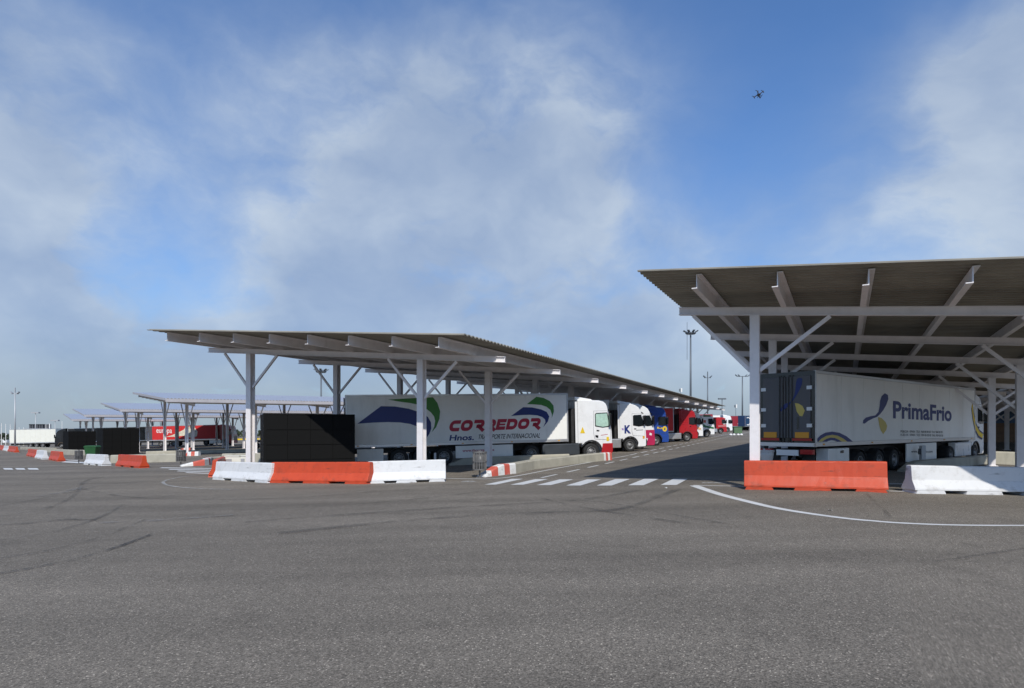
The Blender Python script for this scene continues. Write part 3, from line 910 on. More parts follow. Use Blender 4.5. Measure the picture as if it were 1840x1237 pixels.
# --- white refrigerated truck nearest the lane
t = Truck('white trailer truck with green and blue swooshes, red lettering and a sunlit white cab', 'trucks parked under the canopies', (-8.9, 33.0), HD, 15.55)
TL = 12.72
body = t.trailer(0, TL, BOXW, panels=10)
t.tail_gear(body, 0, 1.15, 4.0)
S = lambda pts: [t.side(*R3(*p), .012) for p in pts]
t.print_side(S([(185, 358), (370, 220), (480, 222), (590, 240), (680, 270), (740, 305), (765, 350), (766, 400), (750, 440), (728, 470), (726, 432), (705, 402), (660, 380), (600, 360), (520, 348), (420, 345), (300, 350)]), NAVY, body, off=.012)
t.print_side(S([(425, 168), (560, 160), (780, 150), (815, 195), (836, 260), (830, 320), (805, 385), (770, 425), (790, 380), (797, 335), (788, 300), (765, 270), (727, 240), (670, 210), (600, 195), (520, 185)]), GREENP, body, off=.012)
t.print_side(S([(1520, 203), (1595, 145), (1650, 155), (1700, 180), (1728, 215), (1732, 260), (1715, 315), (1716, 285), (1705, 250), (1675, 225), (1630, 210), (1580, 206)]), GREENP, body, off=.012)
t.print_side(S([(1395, 297), (1490, 228), (1560, 230), (1630, 245), (1675, 265), (1695, 300), (1685, 340), (1648, 385), (1665, 345), (1662, 325), (1640, 305), (1600, 292), (1540, 288), (1470, 290)]), NAVY, body, off=.012)
T3 = lambda *a: [t.side(*R3(*p), .012) for p in a]
a = T3((900, 420), (1630, 396), (905, 333))
block_letters(t, 'CORREDOR', *a, REDP, body, off=.012)
a = T3((908, 490), (1102, 485), (908, 447))
t.text('Hnos.', *a, NAVY, body, bold=.028, shear=.12, off=.012)
a = T3((1135, 480), (1622, 468), (1140, 443))
t.text('TRANSPORTE INTERNACIONAL', *a, INK, body, shear=.2, off=.012, bold=.010)
# skirts and lockers
MB().box(.55, 1.95, -1.24, -1.18, .38, 1.05).build('rear_skirt', BOXW, t.root, bevel=.015)
sk = MB().box(5.95, 9.3, -1.24, -1.18, .38, 1.08).build('side_skirt', BOXW, t.root, bevel=.015)
a = [t.side(*R3(*p), .0) for p in ((1012, 580), (1262, 571), (1012, 560))]
t.text('www.thcorredor.es', *a, REDP, sk, off=-.004, bold=.018)
XF = 15.55
cab = t.cab(XF, WHITE, 3.72, 'slope', low=RED, glass=SKYPANE, fairing=FAIR)
t.decal(cab, [(-2.08, 1.62), (-1.92, 2.0), (-1.76, 1.62)], SUNY, XF, 'warning_sticker', .0)
t.decal(cab, [(-.75, 1.45), (-.30, 1.50), (-.30, 1.53), (-.75, 1.48)], REDP, XF, 'cab_lettering', .0)
t.decal(cab, [(-.38, 1.12), (-.22, 1.12), (-.22, 1.36), (-.38, 1.36)], SUNY, XF, 'yellow_sticker', .0)
t.decal(cab, [(-1.10, 1.36), (-.92, 1.30), (-.90, 1.46), (-1.10, 1.50)], NIGHT, XF, 'air_intake', .0)

# --- refrigerated truck under the tall canopy
t = Truck('long white trailer with navy script, blue and yellow blade emblem and rainbow arcs', 'trucks parked under the canopies', (10.3, 20.8), (0.787, 0.617), 18.5, W=1.98)
TL = t.side(1752, 760)[0]
body = t.trailer(0, TL, BOXW, z0=1.12, z1=3.72, panels=9, axles=(3.65, 5.36, 6.85), wr=.44)
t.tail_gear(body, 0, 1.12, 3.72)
S = lambda pts: [t.side(*R7(*p), .012) for p in pts]
t.print_side(S([(955, 237), (975, 248), (977, 275), (965, 310), (945, 345), (925, 370), (905, 388), (880, 397), (850, 412), (828, 430), (815, 428), (818, 408), (835, 392), (865, 383), (895, 378), (915, 355), (922, 320), (925, 285), (935, 255)]), NAVY, body, off=.012)
t.print_side(S([(912, 388), (935, 395), (960, 420), (970, 445), (965, 470), (945, 497), (930, 475), (920, 440)]), YELLOW, body, off=.012)
b_out = [(526, 526), (545, 505), (578, 487), (620, 481), (665, 488), (710, 510), (752, 545)]
b_in = [(716, 545), (690, 525), (655, 507), (620, 501), (582, 508), (550, 526), (532, 545)]
y_in = [(680, 545), (660, 532), (635, 521), (610, 519), (585, 526), (562, 540), (556, 545)]
c_in = [(652, 545), (638, 539), (615, 535), (595, 540), (586, 545)]
t.print_side(S(b_out + b_in + [(526, 545)]), NAVY, body, off=.018)
t.print_side(S(b_in[::-1] + y_in), YELLOW, body, off=.018)
t.print_side(S(y_in[::-1] + c_in), NAVY, body, off=.018)
T7 = lambda *a: [t.side(*R7(*p), .012) for p in a]
t.text('PrimaFrio', *T7((1008, 392), (1380, 412), (1008, 285)), NAVY, body, bold=.03, off=.012)
t.text('MURCIA - SPAIN  TELF. 968 00 00 00  FAX 968 00 00', *T7((1055, 487), (1322, 491), (1055, 472)), INK, body, off=.012)
t.text('HUELVA - SPAIN  TELF. 959 00 00 00  FAX 959 00 00', *T7((1055, 508), (1325, 513), (1055, 493)), INK, body, off=.012)
x0, _ = t.side(*R7(597, 600)); x1, _ = t.side(*R7(730, 600))
bx = MB().box(x0, x1, -.985, -.55, .34, 1.03).build('pallet_locker', BOXW, t.root, bevel=.015)
MB().box((x0 + x1) / 2 + .1, (x0 + x1) / 2 + .35, -1.0, -.98, .86, .95).build('locker_latch', NIGHT, bx)
x0, _ = t.side(*R7(1095, 600)); x1, _ = t.side(*R7(1285, 600))
sk = MB().box(x0, x1, -.985, -.93, .30, 1.08).build('side_skirt', BOXW, t.root, bevel=.015)
t.text('www.primafrio.com', *[t.side(*R7(*p), -.005) for p in ((1122, 614), (1258, 614), (1122, 598))], INK, sk, bold=.016, off=.0)
# tail print
S2 = lambda pts: [t.tail(*R4(*p), -.066) for p in pts]
t.print_tail(S2([(600, 185), (590, 175), (560, 172), (540, 190), (530, 240), (525, 300), (515, 350), (490, 410), (460, 435), (420, 445), (385, 475), (362, 515), (375, 528), (420, 500), (450, 470), (490, 425), (530, 370), (570, 300), (595, 240)]), NAVY, body, off=-.066)
t.print_tail(S2([(520, 440), (560, 445), (600, 470), (625, 520), (600, 580), (570, 575), (540, 530)]), YELLOW, body, off=-.066)
t.print_tail(S2([(540, 590), (552, 580), (565, 590), (565, 700), (552, 722), (540, 710)]), NIGHT, body, 'door_handle', off=-.067)
XF = 18.5
cab = t.cab(XF, WHITE, 3.6, 'round', wr=.44, fairing=WHITE, drive=XF - 1.36 - t.side(1711, 815)[0])
arc = [(-2.05, 2.9), (-1.85, 2.35), (-1.5, 1.8), (-.9, 1.45), (-.3, 1.3)]
def band(c, a, b):
    return [(x + a * .6, z + a) for x, z in c] + [(x + b * .6, z + b) for x, z in reversed(c)]
t.decal(cab, band(arc, .10, .16), NAVY, XF, 'stripe', .013)
t.decal(cab, band(arc, -.12, .09), SUNY, XF, 'stripe', .013)
t.decal(cab, band(arc, -.20, -.13), NAVY, XF, 'stripe', .013)

# --- slate trailer behind it
t = Truck('slate grey trailer tail half hidden behind the blade emblem trailer', 'trucks parked under the canopies', (13.6, 28.9), (0.787, 0.617), 19.0, W=2.3)
body = t.trailer(0, 15.5, SLATE, z0=1.1, z1=3.75, panels=6)
t.tail_gear(body, 0, 1.1, 3.75, door=SLATE)
MB().box(-.075, -.05, -1.1, 1.1, 2.25, 2.37).build('door_band', NIGHT, body)
t.cab(19.0, WHITE, 3.6, 'round')

# --- the row of cabs under the lane-side canopy
def row_truck(label, px, py, paint, L=16.0, tl=12.9, skin=BOXW, head=HD, deco=None, trailer=True, W=2.5, z1=4.0, **kw):
    f = gp(px, py)
    h = Vector((*head, 0)).normalized()
    r = f - h * L
    t = Truck(label, 'trucks parked under the canopies', (r.x, r.y), head, L, W=W)
    if trailer:
        b = t.trailer(0, tl, skin, panels=8, detail=False, z1=z1)
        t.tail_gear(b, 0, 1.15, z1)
    c = t.cab(L, paint, **kw)
    if deco:
        deco(t, c, L)
    return t
def deco_k(t, c, XF):
    x = XF - 1.95
    t.text('K', (x + .12, 1.45), (x + .66, 1.45), (x + .12, 2.05), NAVY, c, bold=.05, off=.0, name='emblem')
    st = [(x - .02 + .14 * (1 if i % 2 == 0 else .4) * math.cos(i * math.pi / 5), 1.75 + .14 * (1 if i % 2 == 0 else .4) * math.sin(i * math.pi / 5)) for i in range(10)]
    t.print_side(st, mat('lilac_print', (.32, .22, .5), .5), c, 'emblem', 0.0)
    t.decal(c, [(-.85, 1.62), (-.25, 1.64), (-.25, 1.68), (-.85, 1.66)], INK, XF, 'cab_lettering', .0)
    t.decal(c, [(-.30, .98), (-.14, 1.0), (-.14, 1.2), (-.30, 1.18)], PLATE, XF, 'orange_sticker', .0)
row_truck('white cab with a navy letter K on its side, next to the sunlit white cab', 1162, 811, WHITE, roof=3.85, style='round', deco=deco_k)
def deco_m(t, c, XF):
    t.decal(c, [(-2.1, .95), (.0, .95), (-.02, 1.62), (-2.1, 1.62)], MAGENTA, XF, 'magenta_panel', .0)
    t.decal(c, [(-.5, 1.2), (-.3, 1.15), (-.25, 1.3), (-.45, 1.4)], WHITEP, XF, 'emblem', .003)
row_truck('white cab with magenta lower half, tucked behind the letter K cab', 1177, 807.3, WHITE, low=MAGENTA, roof=3.85, style='round', deco=deco_m)
def deco_b(t, c, XF):
    n = 18
    t.decal(c, [(-.42 + .24 * math.cos(2 * math.pi * i / n), 1.62 + .26 * math.sin(2 * math.pi * i / n)) for i in range(n)], SUNY, XF, 'emblem', .003)
    t.decal(c, [(-.5, 1.50), (-.36, 1.52), (-.34, 1.74), (-.46, 1.7)], NAVY, XF, 'emblem', .006)
    for k in range(5):
        t.decal(c, [(-1.25 + k * .12, 1.66 - k * .012), (-1.17 + k * .12, 1.65 - k * .012), (-1.13 + k * .12, 1.84 - k * .02), (-1.20 + k * .12, 1.85 - k * .02)], SUNY, XF, 'cab_lettering', .003)
    t.decal(c, [(-1.85, 2.72), (-1.55, 2.72), (-1.55, 2.9), (-1.85, 2.9)], WHITEP, XF, 'sticker', .003)
row_truck('royal blue cab with a round yellow emblem on its door', 1202, 800.5, BLUE, roof=3.9, style='slope', low=BLUE, deco=deco_b)
def deco_r(t, c, XF):
    for k in range(7):
        MB().box(XF - 2.14, XF - 1.3, -1.262, -1.232, 2.0 + k * .22, 2.09 + k * .22).build('side_rib', RED, c, bevel=.01)
row_truck('dark red cab with ribbed sides pulling a red curtain trailer', 1254, 793.2, RED, skin=REDC, roof=3.8, style='slope', low=RED, deco=deco_r, fairing=ALU)
def deco_w(t, c, XF):
    t.decal(c, [(-1.6, 1.5), (-.4, 1.2), (-.3, 1.45), (-.9, 1.7), (-1.3, 1.9)], mat('peach_print', (.72, .42, .22), .5), XF, 'emblem', .0)
row_truck('white cab with faded orange graphics, peeping out behind the ribbed red cab', 1264, 788.5, WHITE, roof=3.85, style='round', deco=deco_w)
def deco_g(t, c, XF):
    t.decal(c, [(-1.9, 3.1), (-.6, 3.1), (-.7, 3.35), (-1.9, 3.4)], DKGREEN, XF, 'stripe', .0)
    t.decal(c, [(-2.1, 1.55), (-.15, 1.2), (-.15, 1.5), (-1.5, 1.75), (-2.1, 2.1)], DKGREEN, XF, 'stripe', .0)
    t.decal(c, [(-1.9, 2.2), (-1.5, 2.2), (-1.5, 2.6), (-1.9, 2.6)], STRR, XF, 'emblem', .0)
row_truck('white cab with dark green stripes along roof and door', 1284.5, 785.2, WHITE, roof=3.85, style='flat', deco=deco_g)
def deco_r2(t, c, XF):
    t.decal(c, [(-1.9, 1.5), (-.1, 1.5), (-.1, 1.56), (-1.9, 1.56)], WHITEP, XF, 'stripe', .0)
    t.decal(c, [(-.8, 1.85), (-.2, 1.85), (-.2, 1.97), (-.8, 1.97)], WHITEP, XF, 'cab_lettering', .024)
row_truck('small red cab with thin white stripes beyond the green striped cab', 1306, 779.2, RED, roof=3.75, style='flat', skin=WINE, low=RED, deco=deco_r2)
row_truck('white cab with sloping roof, last cab before the wine red trailer', 1316.5, 776.8, WHITE, roof=3.95, style='slope')
def far_trailer(label, px0, px1, py, skin, deco, z1=4.0):
    a, b = gp(px0, py), at_depth(px1, gp(px0, py).y * 1.05)
    h = (b - a)
    h.z = 0
    L = h.length
    t = Truck(label, 'trucks parked under the canopies', (a.x, a.y), tuple(h.normalized()), L)
    b_ = t.trailer(0, L, skin, panels=6, detail=False, z1=z1)
    deco(t, b_, L)
    return t
far_trailer('wine red curtain trailer with a white arrowhead at the end of the row', 1298, 1344, 775.5, WINE,
            lambda t, b, L: (t.print_side([(L * .58, 1.75), (L * .66, 2.2), (L * .84, 1.8), (L * .66, 3.2)], WHITEP, b, 'emblem', .012),))
def ring(t, b, L):
    n = 24
    pts = [(L * .12 + 1.35 * math.cos(2 * math.pi * i / n), 2.5 + 1.1 * math.sin(2 * math.pi * i / n)) for i in range(-8, 9)]
    pts += [(L * .12 + 1.05 * math.cos(2 * math.pi * i / n), 2.5 + .85 * math.sin(2 * math.pi * i / n)) for i in range(8, -9, -1)]
    t.print_side(pts, WHITEP, b, 'emblem', .012)
far_trailer('deep blue trailer with a pale ring emblem behind the wine red trailer', 1339, 1380, 774.3, TEAL, ring)

# --- trucks in the far yard on the other side
def side_on(label, pxa, pxb, y, skin, paint, zt=4.0, tl=13.2, seen=-1, **kw):
    """pxa tail, pxb front, both at depth y"""
    a, b = at_depth(pxa, y), at_depth(pxb, y)
    h = Vector((b.x - a.x, b.y - a.y, 0))
    L = h.length
    t = Truck(label, 'trucks standing side on in the far yard', (a.x, a.y), tuple(h.normalized()), L, seen=seen)
    bd = t.trailer(0, L - 2.75, skin, panels=10, detail=False, z1=zt)
    c = t.cab(L, paint, **kw)
    return t, bd, c
t, bd, c = side_on('red curtain trailer truck with white lettering and a pale figure print', 263, 417, 119.0, REDC, RED, roof=3.95, style='slope', low=RED)
t.text('europa', t.side(281, 778), t.side(309, 778.5), t.side(281, 771.6), WHITEP, bd, bold=.01, off=.012)
t.print_side([t.side(298 + (x - 1300) / 4.381, 680 + z / 4.381, .012) for x, z in ((1300, 462), (1350, 448), (1400, 425), (1440, 405), (1455, 385), (1500, 378), (1530, 390), (1550, 420), (1545, 455), (1520, 468), (1480, 465), (1440, 452), (1380, 460))], PINK, bd, 'emblem', .012)
MB().box(0, 1.2, -1.27, -1.25, 1.3, 3.95).build('grey_end_panel', GREYD, bd)
side_on('black tractor cab with a long black curtain trailer behind the black containers', 262, 98, 125.0, NIGHT, NIGHT, seen=1, roof=3.95, style='round', arch=BARK)
a, b = at_depth(101, 142.0), at_depth(17, 140.0)
t = Truck('plain white box trailer standing in front of the black cab', 'trucks standing side on in the far yard', (a.x, a.y), ((b - a).x, (b - a).y), (b - a).length, seen=1, cat='trailer')
bd = t.trailer(0, t.L, CREAM, panels=9, detail=False, z0=1.1, z1=4.3)


# ------------------------------------------------------------------ barriers
BN = [0]
def barrier(a, b, h, m, label, hw=0.30):
    """a, b: ground points at the foot of the visible face, from left to right"""
    d = Vector((b.x - a.x, b.y - a.y, 0))
    L = d.length
    d.normalize()
    back = Vector((-d.y, d.x, 0))
    c = (a + b) / 2 + back * hw
    za, zb = G(a.x + back.x * hw, a.y + back.y * hw), G(b.x + back.x * hw, b.y + back.y * hw)
    x = Vector((d.x, d.y, (zb - za) / L)).normalized()
    z = x.cross(back)
    o = Vector((c.x, c.y, (za + zb) / 2))
    M4 = Matrix(((x.x, back.x, z.x, o.x), (x.y, back.y, z.y, o.y), (x.z, back.z, z.z, o.z), (0, 0, 0, 1)))
    BN[0] += 1
    root = thing('traffic_barrier', label, 'barrier', group='barriers lined up round the yard islands', mat4=M4)
    k = hw / .30
    prof = [(-.30 * k, .085), (-.295 * k, .14), (-.155 * k, .40 * h / .82), (-.115 * k, h - .03), (-.09 * k, h), (.09 * k, h), (.115 * k, h - .03), (.155 * k, .40 * h / .82), (.295 * k, .14), (.30 * k, .085)]
    mb = MB()
    n = max(2, int(L / .12))
    R = random.Random(BN[0])
    vs, np_ = [], len(prof)
    for i in range(n + 1):
        xx = -L / 2 + L * i / n
        for (s, u) in prof:
            j = 0.004
            end = .02 if i in (0, n) else 0
            vs.append((xx + R.uniform(-j, j) * (0 if i in (0, n) else 1), s * (1 - end) + R.uniform(-j, j), u * (1 - end * .3) + R.uniform(-j, j) * .6))
    fs = [tuple(range(np_)), tuple(range((n + 1) * np_ - 1, n * np_ - 1, -1))]
    for i in range(n):
        for q in range(np_):
            r = (q + 1) % np_
            fs.append((i * np_ + q, (i + 1) * np_ + q, (i + 1) * np_ + r, i * np_ + r))
    mb.add(vs, fs)
    mb.build('barrier_body', m, root, bevel=.012, seg=2)
    if L > 2.6:
        cuts = [(-L / 2 + .02, -.28 * L), (-.14 * L, .13 * L), (.28 * L, L / 2 - .02)]
    else:
        cuts = [(-L / 2 + .02, -.22 * L), (.22 * L, L / 2 - .02)]
    for x0, x1 in cuts:
        MB().prism([(x0, -.01), (x0 + .05, .084), (x1 - .05, .084), (x1, -.01)], -.298 * k, .298 * k).build('foot', m, root)
    return root
barrier(gp(1337, 880), gp(1597, 886.5), .86, ORANGE, 'long orange barrier standing alone before the tall canopy column')
barrier(gp(1645, 887.5), gp(1895, 891.5), .77, BARW, 'long white barrier cut by the picture edge beside the orange barrier')
barrier(gp(482, 868), gp(660, 870.5), .83, ORANGE, 'orange barrier between two white ones in the central run')
barrier(gp(660, 869.5), gp(801, 865.5), .84, BARW, 'bright sunlit white barrier at the lane end of the central run')
barrier(gp(381, 862), gp(481, 868.5), .80, BARW, 'greyish white barrier at the far end of the central run, before the black container')
pa, pb = gp(399, 857), gp(413, 847)
barrier(pa, pa + (pb - pa) * 1.0, .82, ORANGE, 'orange barrier seen end on, going back from the central run')
barrier(gp(207, 838), gp(250, 841.8), .80, ORANGE, 'lone orange barrier beside the taller of the two far black containers')
barrier(gp(150, 835), gp(183, 837.5), .78, BARW, 'lone white barrier in front of the green wheeled bin')
barrier(gp(87, 826.6), gp(103, 829.5), .84, ORANGE, 'orange barrier with a gap on both sides, left of the green bin')
barrier(gp(62, 823.5), gp(75, 825.8), .84, BARW, 'small white barrier touching an orange one in the far pair')
barrier(gp(47, 819.5), gp(61, 822.5), .84, ORANGE, 'orange barrier touching a white one in the far pair')
barrier(gp(12.5, 811), gp(26, 813.5), .90, ORANGE, 'orange barrier ending the farthest run of three')
barrier(gp(4.3, 809.5), gp(12.3, 811.2), .90, BARW, 'white barrier in the middle of the farthest run of three')
barrier(gp(-6, 807.5), gp(4.2, 809.6), .90, ORANGE, 'farthest orange barrier, cut by the picture edge')

# ------------------------------------------------------------------ concrete island walls
def wall(label, pts, h, wd=0.42, stripes=None, tip=False, group='low concrete island walls', tip_end=False):
    """low wall along ground points; stripes: list of (from, to, colour) fractions along it"""
    P = [pts[0]]
    for a, b in zip(pts, pts[1:]):
        n = max(1, int((b - a).length / 1.5))
        P += [a.lerp(b, (i + 1) / n) for i in range(n)]
    cum = [0]
    for a, b in zip(P, P[1:]):
        cum.append(cum[-1] + (b - a).length)
    T = cum[-1]
    root = thing('island_wall', label, 'wall', P[0], group)
    cuts = sorted(set([0.0, 1.0] + [x for s in (stripes or []) for x in s[:2]]))
    def at(f):
        d = f * T
        for i in range(len(P) - 1):
            if d <= cum[i + 1] + 1e-9:
                q = P[i].lerp(P[i + 1], (d - cum[i]) / max(cum[i + 1] - cum[i], 1e-9))
                dr = P[i + 1] - P[i]
                return q, Vector((dr.x, dr.y, 0)).normalized()
        dr = P[-1] - P[-2]
        return P[-1], Vector((dr.x, dr.y, 0)).normalized()
    def hh(f):
        d = f * T
        k = 1.0
        if tip:
            k = min(1.0, .22 + .78 * d / tip)
        if tip_end:
            k = min(k, .3 + .7 * (T - d) / tip_end)
        return h * k
    for f0, f1 in zip(cuts, cuts[1:]):
        m = CONC
        for s in stripes or []:
            if s[0] - 1e-6 <= f0 and f1 <= s[1] + 1e-6:
                m = s[2]
        n = max(1, int((f1 - f0) * T / .8))
        mb = MB()
        vs = []
        for i in range(n + 1):
            f = f0 + (f1 - f0) * i / n
            q, d = at(f)
            sd = Vector((-d.y, d.x, 0))
            z = hh(f)
            for s, u in ((0, -.02), (.03, z - .06), (.08, z), (wd - .06, z), (wd, z - .05), (wd, -.02)):
                r = q + sd * s
                vs.append(Vector((r.x, r.y, G(r.x, r.y) + u)) - root.location)
        fs = [(0, 1, 2, 3, 4, 5), tuple(6 * n + k for k in (5, 4, 3, 2, 1, 0))]
        for i in range(n):
            fs += [(6 * i + k, 6 * i + 6 + k, 6 * i + 6 + (k + 1) % 6, 6 * i + (k + 1) % 6) for k in range(6)]
        mb.add(vs, fs)
        mb.build('painted_block' if m is not CONC else 'wall_block', m, root)
    return root
k1 = [gp(*p) for p in ((872, 858), (928, 851), (960, 844), (1020, 836), (1077, 829), (1100, 827))]
wall('concrete lane wall with red and white striped tip near the zebra crossing', k1, .46, stripes=[(0, .035, STRW), (.035, .07, STRR), (.07, .105, STRW), (.105, .135, STRR), (.135, .17, STRW), (.94, .955, STRW), (.955, .97, STRR), (.97, .985, STRW), (.985, 1.0, STRR)], tip=1.1)
hv = Vector((*HD, 0)).normalized()
nv = Vector((hv.y, -hv.x, 0))
base = Vector((-8.9, 33.0, 0))
w1 = [base + hv * s + nv * .45 for s in (5.5, 12.6)]
wall('concrete wheel guide wall along the truck with red lettering', [on_ground(p.x, p.y) for p in w1], .42, tip=1.0)
hv2 = Vector((.787, .617, 0))
nv2 = Vector((hv2.y, -hv2.x, 0))
w2 = [Vector((10.3, 20.8, 0)) + hv2 * s + nv2 * .7 for s in (6.2, 17.4)]
wall('concrete wheel guide wall along the trailer with the blade emblem', [on_ground(p.x, p.y) for p in w2], .40, tip=1.0)
wall('short weathered concrete block wall between the columns behind the long white barrier', [gp(1787, 834), gp(1832, 836)], .62, wd=.5)
wall('small pointed concrete wall tip behind the long orange barrier', [gp(1585, 845), gp(1612, 838)], .28, tip=.9)
wall('long pale concrete wall in front of the taller far black container', [gp(198, 832.5), gp(260, 831.5), gp(324, 830)], .62)
wall('low concrete wall with a striped red and white tip near the faded crossing', [gp(326, 839), gp(374, 836.5), gp(385, 833), gp(400, 832)], .46, stripes=[(0, .14, STRW), (.14, .28, STRR), (.28, .42, STRW), (.42, .54, STRR), (.54, .64, STRW)], tip=1.6)
wall('pale concrete wall behind the greyish white barrier', [gp(398, 836), gp(475, 835.5)], .75)
wall('little red and white striped wall stub behind the grey post bin', [gp(330, 820), gp(356, 819.5)], .42, stripes=[(0, .25, STRR), (.25, .5, STRW), (.5, .75, STRR), (.75, 1, STRW)], tip=.4)
wall('farthest red and white striped wall stub by the far canopy columns', [gp(318, 810.5), gp(342, 809.8)], .36, stripes=[(0, .25, STRW), (.25, .5, STRR), (.5, .75, STRW), (.75, 1, STRR)], tip=.8)
wall('far pale concrete wall under the plain white trailer', [gp(36, 807.8), gp(96, 810.5)], .5)
wall('far pale concrete wall beside the black cab wheels', [gp(98, 816), gp(124, 817.5), gp(160, 819)], .6)
wall('pale concrete kerb wall behind the three small barriers', [gp(60, 812.5), gp(120, 813.5)], .35)
wall('low concrete wall under the nearest pale canopy', [gp(262, 817), gp(470, 812)], .35)

# ------------------------------------------------------------------ black containers
def container(label, p, q, dep, h, m=BLACK):
    """p, q: ground points of the front's two bottom corners"""
    d = Vector((q.x - p.x, q.y - p.y, 0))
    L = d.length
    d.normalize()
    bk = Vector((-d.y, d.x, 0))
    o = Vector((p.x, p.y, min(G(p.x, p.y), G(q.x, q.y))))
    M4 = Matrix(((d.x, bk.x, 0, o.x), (d.y, bk.y, 0, o.y), (0, 0, 1, o.z), (0, 0, 0, 1)))
    root = thing('black_container', label, 'container', group='black cladded containers', mat4=M4)
    MB().box(.02, L - .02, .02, dep, 0, h - .02).build('container_core', m, root, bevel=.02)
    ncol, nrow = max(2, int(L / .85)), 4
    me = None
    for i in range(ncol):
        for j in range(nrow):
            a, b = L / ncol, (h - .1) / nrow
            if me is None:
                me = MB().box(.012, a - .012, 0, .03, .012, b - .012).mesh('cladding_panel', m)
            link('cladding_panel', me, root, loc=(i * a, -.012, .05 + j * b))
    mb = MB()
    mb.box(-.01, L + .01, -.02, dep, h - .06, h)
    mb.build('roof_edge', m, root, bevel=.012)
    n2 = max(2, int(dep / .85))
    for i in range(n2):
        for j in range(nrow):
            a, b = dep / n2, (h - .1) / nrow
            for xx in (-.012, L - .018):
                MB().box(xx, xx + .03, i * a + .012, (i + 1) * a - .012, .05 + j * b + .012, .05 + (j + 1) * b - .012).build('cladding_panel', m, root)
    for xx in (0, L - .1):
        MB().box(xx - .016, xx + .116, -.024, .06, 0, h - .03).build('corner_post', m, root)
    return root
p, q = at_depth(560, 28.8), at_depth(639.5, 29.6)
container('black panelled container behind the orange and white central barriers', at_depth(474, 28.6), at_depth(637, 30.4), 2.6, 2.95)
container('taller black container of the far pair, beside the lone orange barrier', at_depth(185, 68.0), at_depth(250, 70.6), 2.6, 3.05)
container('smaller black container of the far pair, in front of the black trailer', at_depth(123, 88.0), at_depth(172, 90.6), 2.6, 3.0)

# ------------------------------------------------------------------ bins, posts and small things
def post_bin(label, p, h=1.0, r=.26):
    root = thing('post_bin', label, 'bin', p, 'grey litter bins on posts')
    MB().tube((0, 0, 0), (0, 0, h), .035, n=10).build('post', BINGREY, root)
    MB().bar((-.14, 0, .01), (.14, 0, .01), (0, .14, 0), (0, 0, .012)).build('base_plate', BINGREY, root)
    mb = MB()
    for i in range(16):
        a = 2 * math.pi * i / 16
        mb.bar((r * math.cos(a), r * math.sin(a), .34), (r * math.cos(a), r * math.sin(a), h), (.018, 0, 0), (0, .018, 0))
    for z in (.34, .66, h):
        mb.lathe([(r - .02, z - .03), (r + .025, z - .03), (r + .025, z + .02), (r - .02, z + .02), (r - .02, z - .03)], 20, 'z')
    mb.build('cage', BINGREY, root)
    MB().lathe([(.01, .36), (r - .04, .36), (r - .04, h - .06), (r - .05, h - .06)], 18, 'z').build('liner', mat('bin_liner', (.10, .10, .10), .4, var=.3, vscale=6), root, smooth=True)
    MB().box(-.05, .05, -.03, .03, .3, h + .06).build('bracket', BINGREY, root)
post_bin('grey cage bin on a post at the tip of the striped lane wall', gp(862, 858), 1.05, .27)
post_bin('grey post bin beside the striped red and white wall stub', gp(325, 838), 1.05, .27)
post_bin('small grey post bin beside the lone white barrier', gp(141.5, 833), 1.0, .25)
# green wheeled bin
p = gp(166, 821)
root = thing('wheeled_bin', 'green wheeled waste bin behind the lone white barrier', 'bin', p)
MB().add([(x * (0.5 if z < .5 else .62), y * (.34 if z < .5 else .42), z) for z in (.16, 1.0) for x, y in ((-1, -1), (1, -1), (1, 1), (-1, 1))], [(0, 1, 2, 3), (4, 5, 6, 7), (0, 1, 5, 4), (1, 2, 6, 5), (2, 3, 7, 6), (3, 0, 4, 7)]).build('bin_body', BINGREEN, root, bevel=.03)
MB().prism([(-.66, 1.0), (.66, 1.0), (.66, 1.06), (.5, 1.18), (-.5, 1.18), (-.66, 1.06)], -.45, .45).build('lid', BINGREEN, root, bevel=.02)
for sx in (-1, 1):
    MB().tube((sx * .42, -.3, .09), (sx * .42, -.22, .09), .09, n=12).build('wheel', DARK, root)
    MB().box(sx * .64 - .04, sx * .64 + .04, -.1, .1, .84, .9).build('handle', BINGREEN, root)
# second green bin at the end of the row
p = gp(1325, 780.5)
root = thing('wheeled_bin', 'faded green waste bin at the roadside before the wine red trailer', 'bin', p)
MB().box(-.75, .75, -.4, .4, .15, 1.25).build('bin_body', mat('faded_green', (.09, .16, .08), .6, var=.2), root, bevel=.05)
MB().box(-.8, .8, -.45, .45, 1.25, 1.36).build('lid', BINGREEN, root, bevel=.03)
p = gp(1322, 783)
root = thing('paper_pile', 'white crumpled bags on the roadside under the faded green bin', 'rubbish', p)
for k in range(4):
    mb = MB().lathe([(.01, 0), (.2, .03), (.26, .14), (.18, .27), (.06, .31), (.01, .32)], 9, 'z', c=(k * .6 - .8, .2 * (k % 2), 0))
    mb.build('bag', WHITEP, root)
# milky bin bag in its hoop behind the long orange barrier
p = at_depth(1378, 20.5)
root = thing('bag_holder', 'milky plastic bag in a hoop behind the long orange barrier', 'bin', p)
MB().lathe([(.02, .30), (.18, .32), (.20, .5), (.17, .7), (.21, .9), (.215, 1.05), (.205, 1.05)], 16, 'z').build('bag', CLEAR, root, smooth=True)
MB().lathe([(.19, 1.02), (.235, 1.02), (.235, 1.08), (.19, 1.08), (.19, 1.02)], 20, 'z').build('hoop', PALEPOLE, root)
MB().bar((0, .24, 0), (0, .24, 1.12), (.03, 0, 0), (0, .02, 0)).build('post', PALEPOLE, root)
